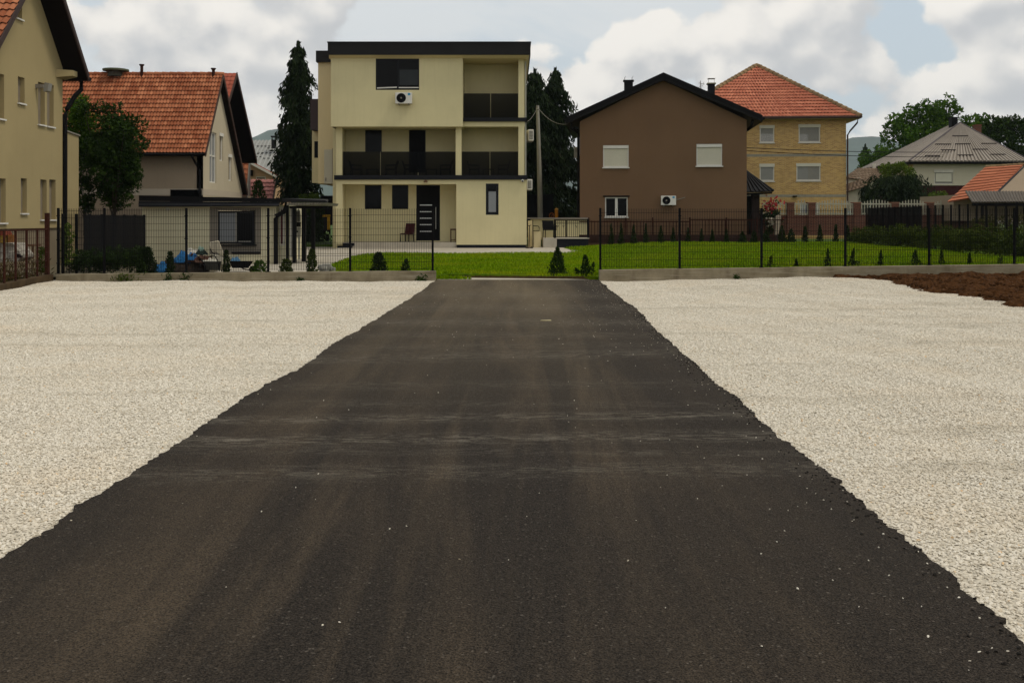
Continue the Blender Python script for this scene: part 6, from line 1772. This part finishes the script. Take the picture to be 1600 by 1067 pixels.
for pth in (((303, 399), (310, 401), (316, 408), (321, 416), (322, 424)), ((330, 399), (335, 400), (339, 405), (342, 413), (343, 424)), ((329, 389), (331, 394), (336, 398))):
    MB().tube([P(a, b, Yc - .5) for a, b in pth], .016, 6).build("hoop", m_black, hpn)
wbr = thing("wheelbarrow", "black wheelbarrow tray with blue scraps right of the dark narrow thuja", "wheelbarrow", (PX(378, Yc), Yc, .1))
MB().hexa([P(363, 419, Yc - .25), P(388, 419, Yc - .25), P(388, 419, Yc + .25), P(363, 419, Yc + .25), P(358, 408, Yc - .33), P(396, 408, Yc - .33), P(396, 408, Yc + .33), P(358, 408, Yc + .33)]).build("tray", m_black, wbr)
MB().tube([P(356, 407, Yc - .2), P(380, 420, Yc - .2), P(396, 424, Yc)], .018, 6).tube([P(356, 407, Yc + .2), P(380, 420, Yc + .2), P(396, 424, Yc)], .018, 6).build("frame", m_rust, wbr)
MB().tube([P(395, 421, Yc - .04), P(395, 421, Yc + .04)], .12, 14).build("wheel", m_black, wbr)
heightblob("blue_scraps", PX(368, Yc), Yc, PZ(408, Yc), .16, .14, .10, M("pale_blue_tarp", (.10, .22, .34), .5, .25, 6), wbr, 9, fold=.6)
pb = thing("paving_rubble", "small pile of pale broken stones at the lawn corner before the driveway", "rubble", (PX(508, 32), 32, .1))
mb = MB(); r_ = np.random.default_rng(71)
for k in range(26):
    c = P(508 + r_.normal() * 5, 419 + r_.normal() * 2.2, 32 + r_.normal() * .15); q = .05 + .07 * r_.random()
    mb.hexa([c + Vector((sx_ * q * r_.uniform(.7, 1.2), sy * q, sz * q * .6)) for sz in (-1, 1) for sx_, sy in ((-1, -1), (1, -1), (1, 1), (-1, 1))])
mb.build("stones", M("rubble_stone", (.34, .33, .29), .9, .25, 6), pb)
# yard of the tan house, seen through the rusty fence
ch = thing("covered_heap", "grey white covered heap with sloping dark right side behind the rusty fence", "heap", (PX(10, 31), 31, .2))
MB().slab([P(a, b, 31) for a, b in ((-20, 410), (-20, 379), (20, 380), (33, 398), (33, 403), (26, 409))], (0, .8, 0)).build("cover", M("mottled_sheet", (.27, .25, .21), .8, .55, 9, .3, 30), ch)
MB().slab([P(a, b, 30.97) for a, b in ((23, 396), (30, 397), (33.5, 400.5), (32, 403), (25, 402))], (0, .1, 0)).build("dark_flap", m_black, ch)
MB().slab([P(a, b, 30.96) for a, b in ((14, 392.5), (25, 392.5), (25, 394), (14, 394))], (0, .03, 0)).build("pale_strip", m_whitep, ch)
bx = thing("wooden_box", "yellow and orange wooden box with red top behind the rusty fence", "box", (PX(3, 30.6), 30.6, .9))
MB().pbox(-14, 7, 368, 379.5, 30.6, .3).build("front", M("ochre_board", (.24, .15, .03), .85, .25, 5), bx)
MB().slab([P(a, b, 30.55) for a, b in ((-16, 368), (-10, 361.5), (5, 361.5), (8, 366.5), (8, 368))], (0, .45, 0)).build("roof", M("red_board", (.13, .028, .015), .85, .3, 5), bx)
MB().pbox(12, 19, 367, 379, 30.7, .25).build("orange_crate", M("orange_board", (.20, .085, .025), .85, .3, 6), bx)
tb = thing("garden_table", "small dark garden table before the tan house plinth", "table", (PX(46, 32), 32, .3))
MB().pbox(38, 53, 382.5, 385, 31.8, .5).build("tabletop", m_wood, tb)
for p_ in (40, 50): MB().pbox(p_, p_ + 1.6, 385, 404, 31.85, .06).build("leg", m_wood, tb)
tsh = thing("garden_shrub", "narrow green shrub right of the small garden table", "shrub", (PX(66, 31.6), 31.6, .2), 0, None, local=True)
quads_obj("foliage", conifer_quads(PZ(378, 31.6) - .35, .14, 500, .045, 77, 0, .25), m_leafm, tsh)
quads_obj("stem", np.array([[[-.01, 0, 0], [.01, 0, 0], [.01, 0, .5], [-.01, 0, .5]]]), m_bark, tsh)
yw = thing("yard_weeds", "dry brown weeds and grass behind the rusty fence", "weeds", (-14.6, 28.5, .1))
r_ = np.random.default_rng(81); n = 2600
cen = np.stack([-13.75 - r_.random(n) * 2.2 + .1, 25.5 + 5 * r_.random(n), .12 + r_.random(n) ** 1.6 * .55], 1)
quads_obj("foliage", leaves(cen, .07, .22, axis=np.tile([0, 0, 1.0], (n, 1)), jitter=.5, r=r_), island_mat("brown_weed", (.030, .022, .007), (.085, .075, .020), .9, .15), yw)
tag(yw, kind='stuff')
# leaf litter on the drive, and odd bits on the gravel
lf = thing("fallen_branch_leaf", "yellowish dry leaf scrap lying on the upper asphalt", "leaf", (PX(852, 18.2), 18.2, .03))
MB().hexa([(.50, 18.15, .03), (.70, 18.17, .03), (.69, 18.21, .03), (.52, 18.20, .03), (.50, 18.15, .042), (.70, 18.17, .036), (.69, 18.21, .050), (.52, 18.20, .046)]).build("scrap", M("dry_leaf", (.30, .26, .15), .8, .2, 20), lf)

# ------------------------------------------------------------------ far hills and the air
def hills(name, Y, prof, seed, mat):
    r = np.random.default_rng(seed); v = []; f = []
    xs = np.linspace(-1300, 2400, 240)
    pp = sorted(prof)
    for k, (dy, q) in enumerate(((0, 0.0), (350, .55), (700, 1.0), (1500, .8))):
        for px_ in xs:
            h = PZ(np.interp(px_, [a for a, _ in pp], [b for _, b in pp]), Y + 700)
            wob = 1 + .03 * math.sin(px_ * .021 + seed) + .02 * math.sin(px_ * .06 + k) + .008 * r.normal()
            v.append((PX(px_, Y + dy), Y + dy, h * q * wob - 3))
    n = len(xs)
    for k in range(3):
        for i in range(n - 1): f.append((k * n + i, k * n + i + 1, (k + 1) * n + i + 1, (k + 1) * n + i))
    mb = MB(); mb.v = v; mb.f = f
    return tag(mb.build(name, mat, smooth=True), kind='structure')
m_hill = M("wooded_hill", (.050, .075, .055), .95, .35, .01)
hills("hills", 2600, [(-1300, 300), (200, 260), (380, 222), (440, 203), (520, 185), (640, 210), (820, 215), (900, 250), (1150, 225), (1320, 219), (1360, 217), (1400, 218), (1500, 240), (1700, 250), (2400, 290)], 5, m_hill)
hz = MB().box(-3600, 3800, -60, 4200, -4, 420)
mh = bpy.data.materials.new("air_haze"); mh.use_nodes = True
nt = mh.node_tree; nt.nodes.clear()
o_ = nt.nodes.new('ShaderNodeOutputMaterial'); pv_ = nt.nodes.new('ShaderNodeVolumePrincipled')
pv_.inputs['Color'].default_value = (.80, .90, 1.0, 1); pv_.inputs['Density'].default_value = .0001; pv_.inputs['Anisotropy'].default_value = .2
nt.links.new(pv_.outputs[0], o_.inputs['Volume'])
tag(hz.build("haze", mh), kind='stuff')
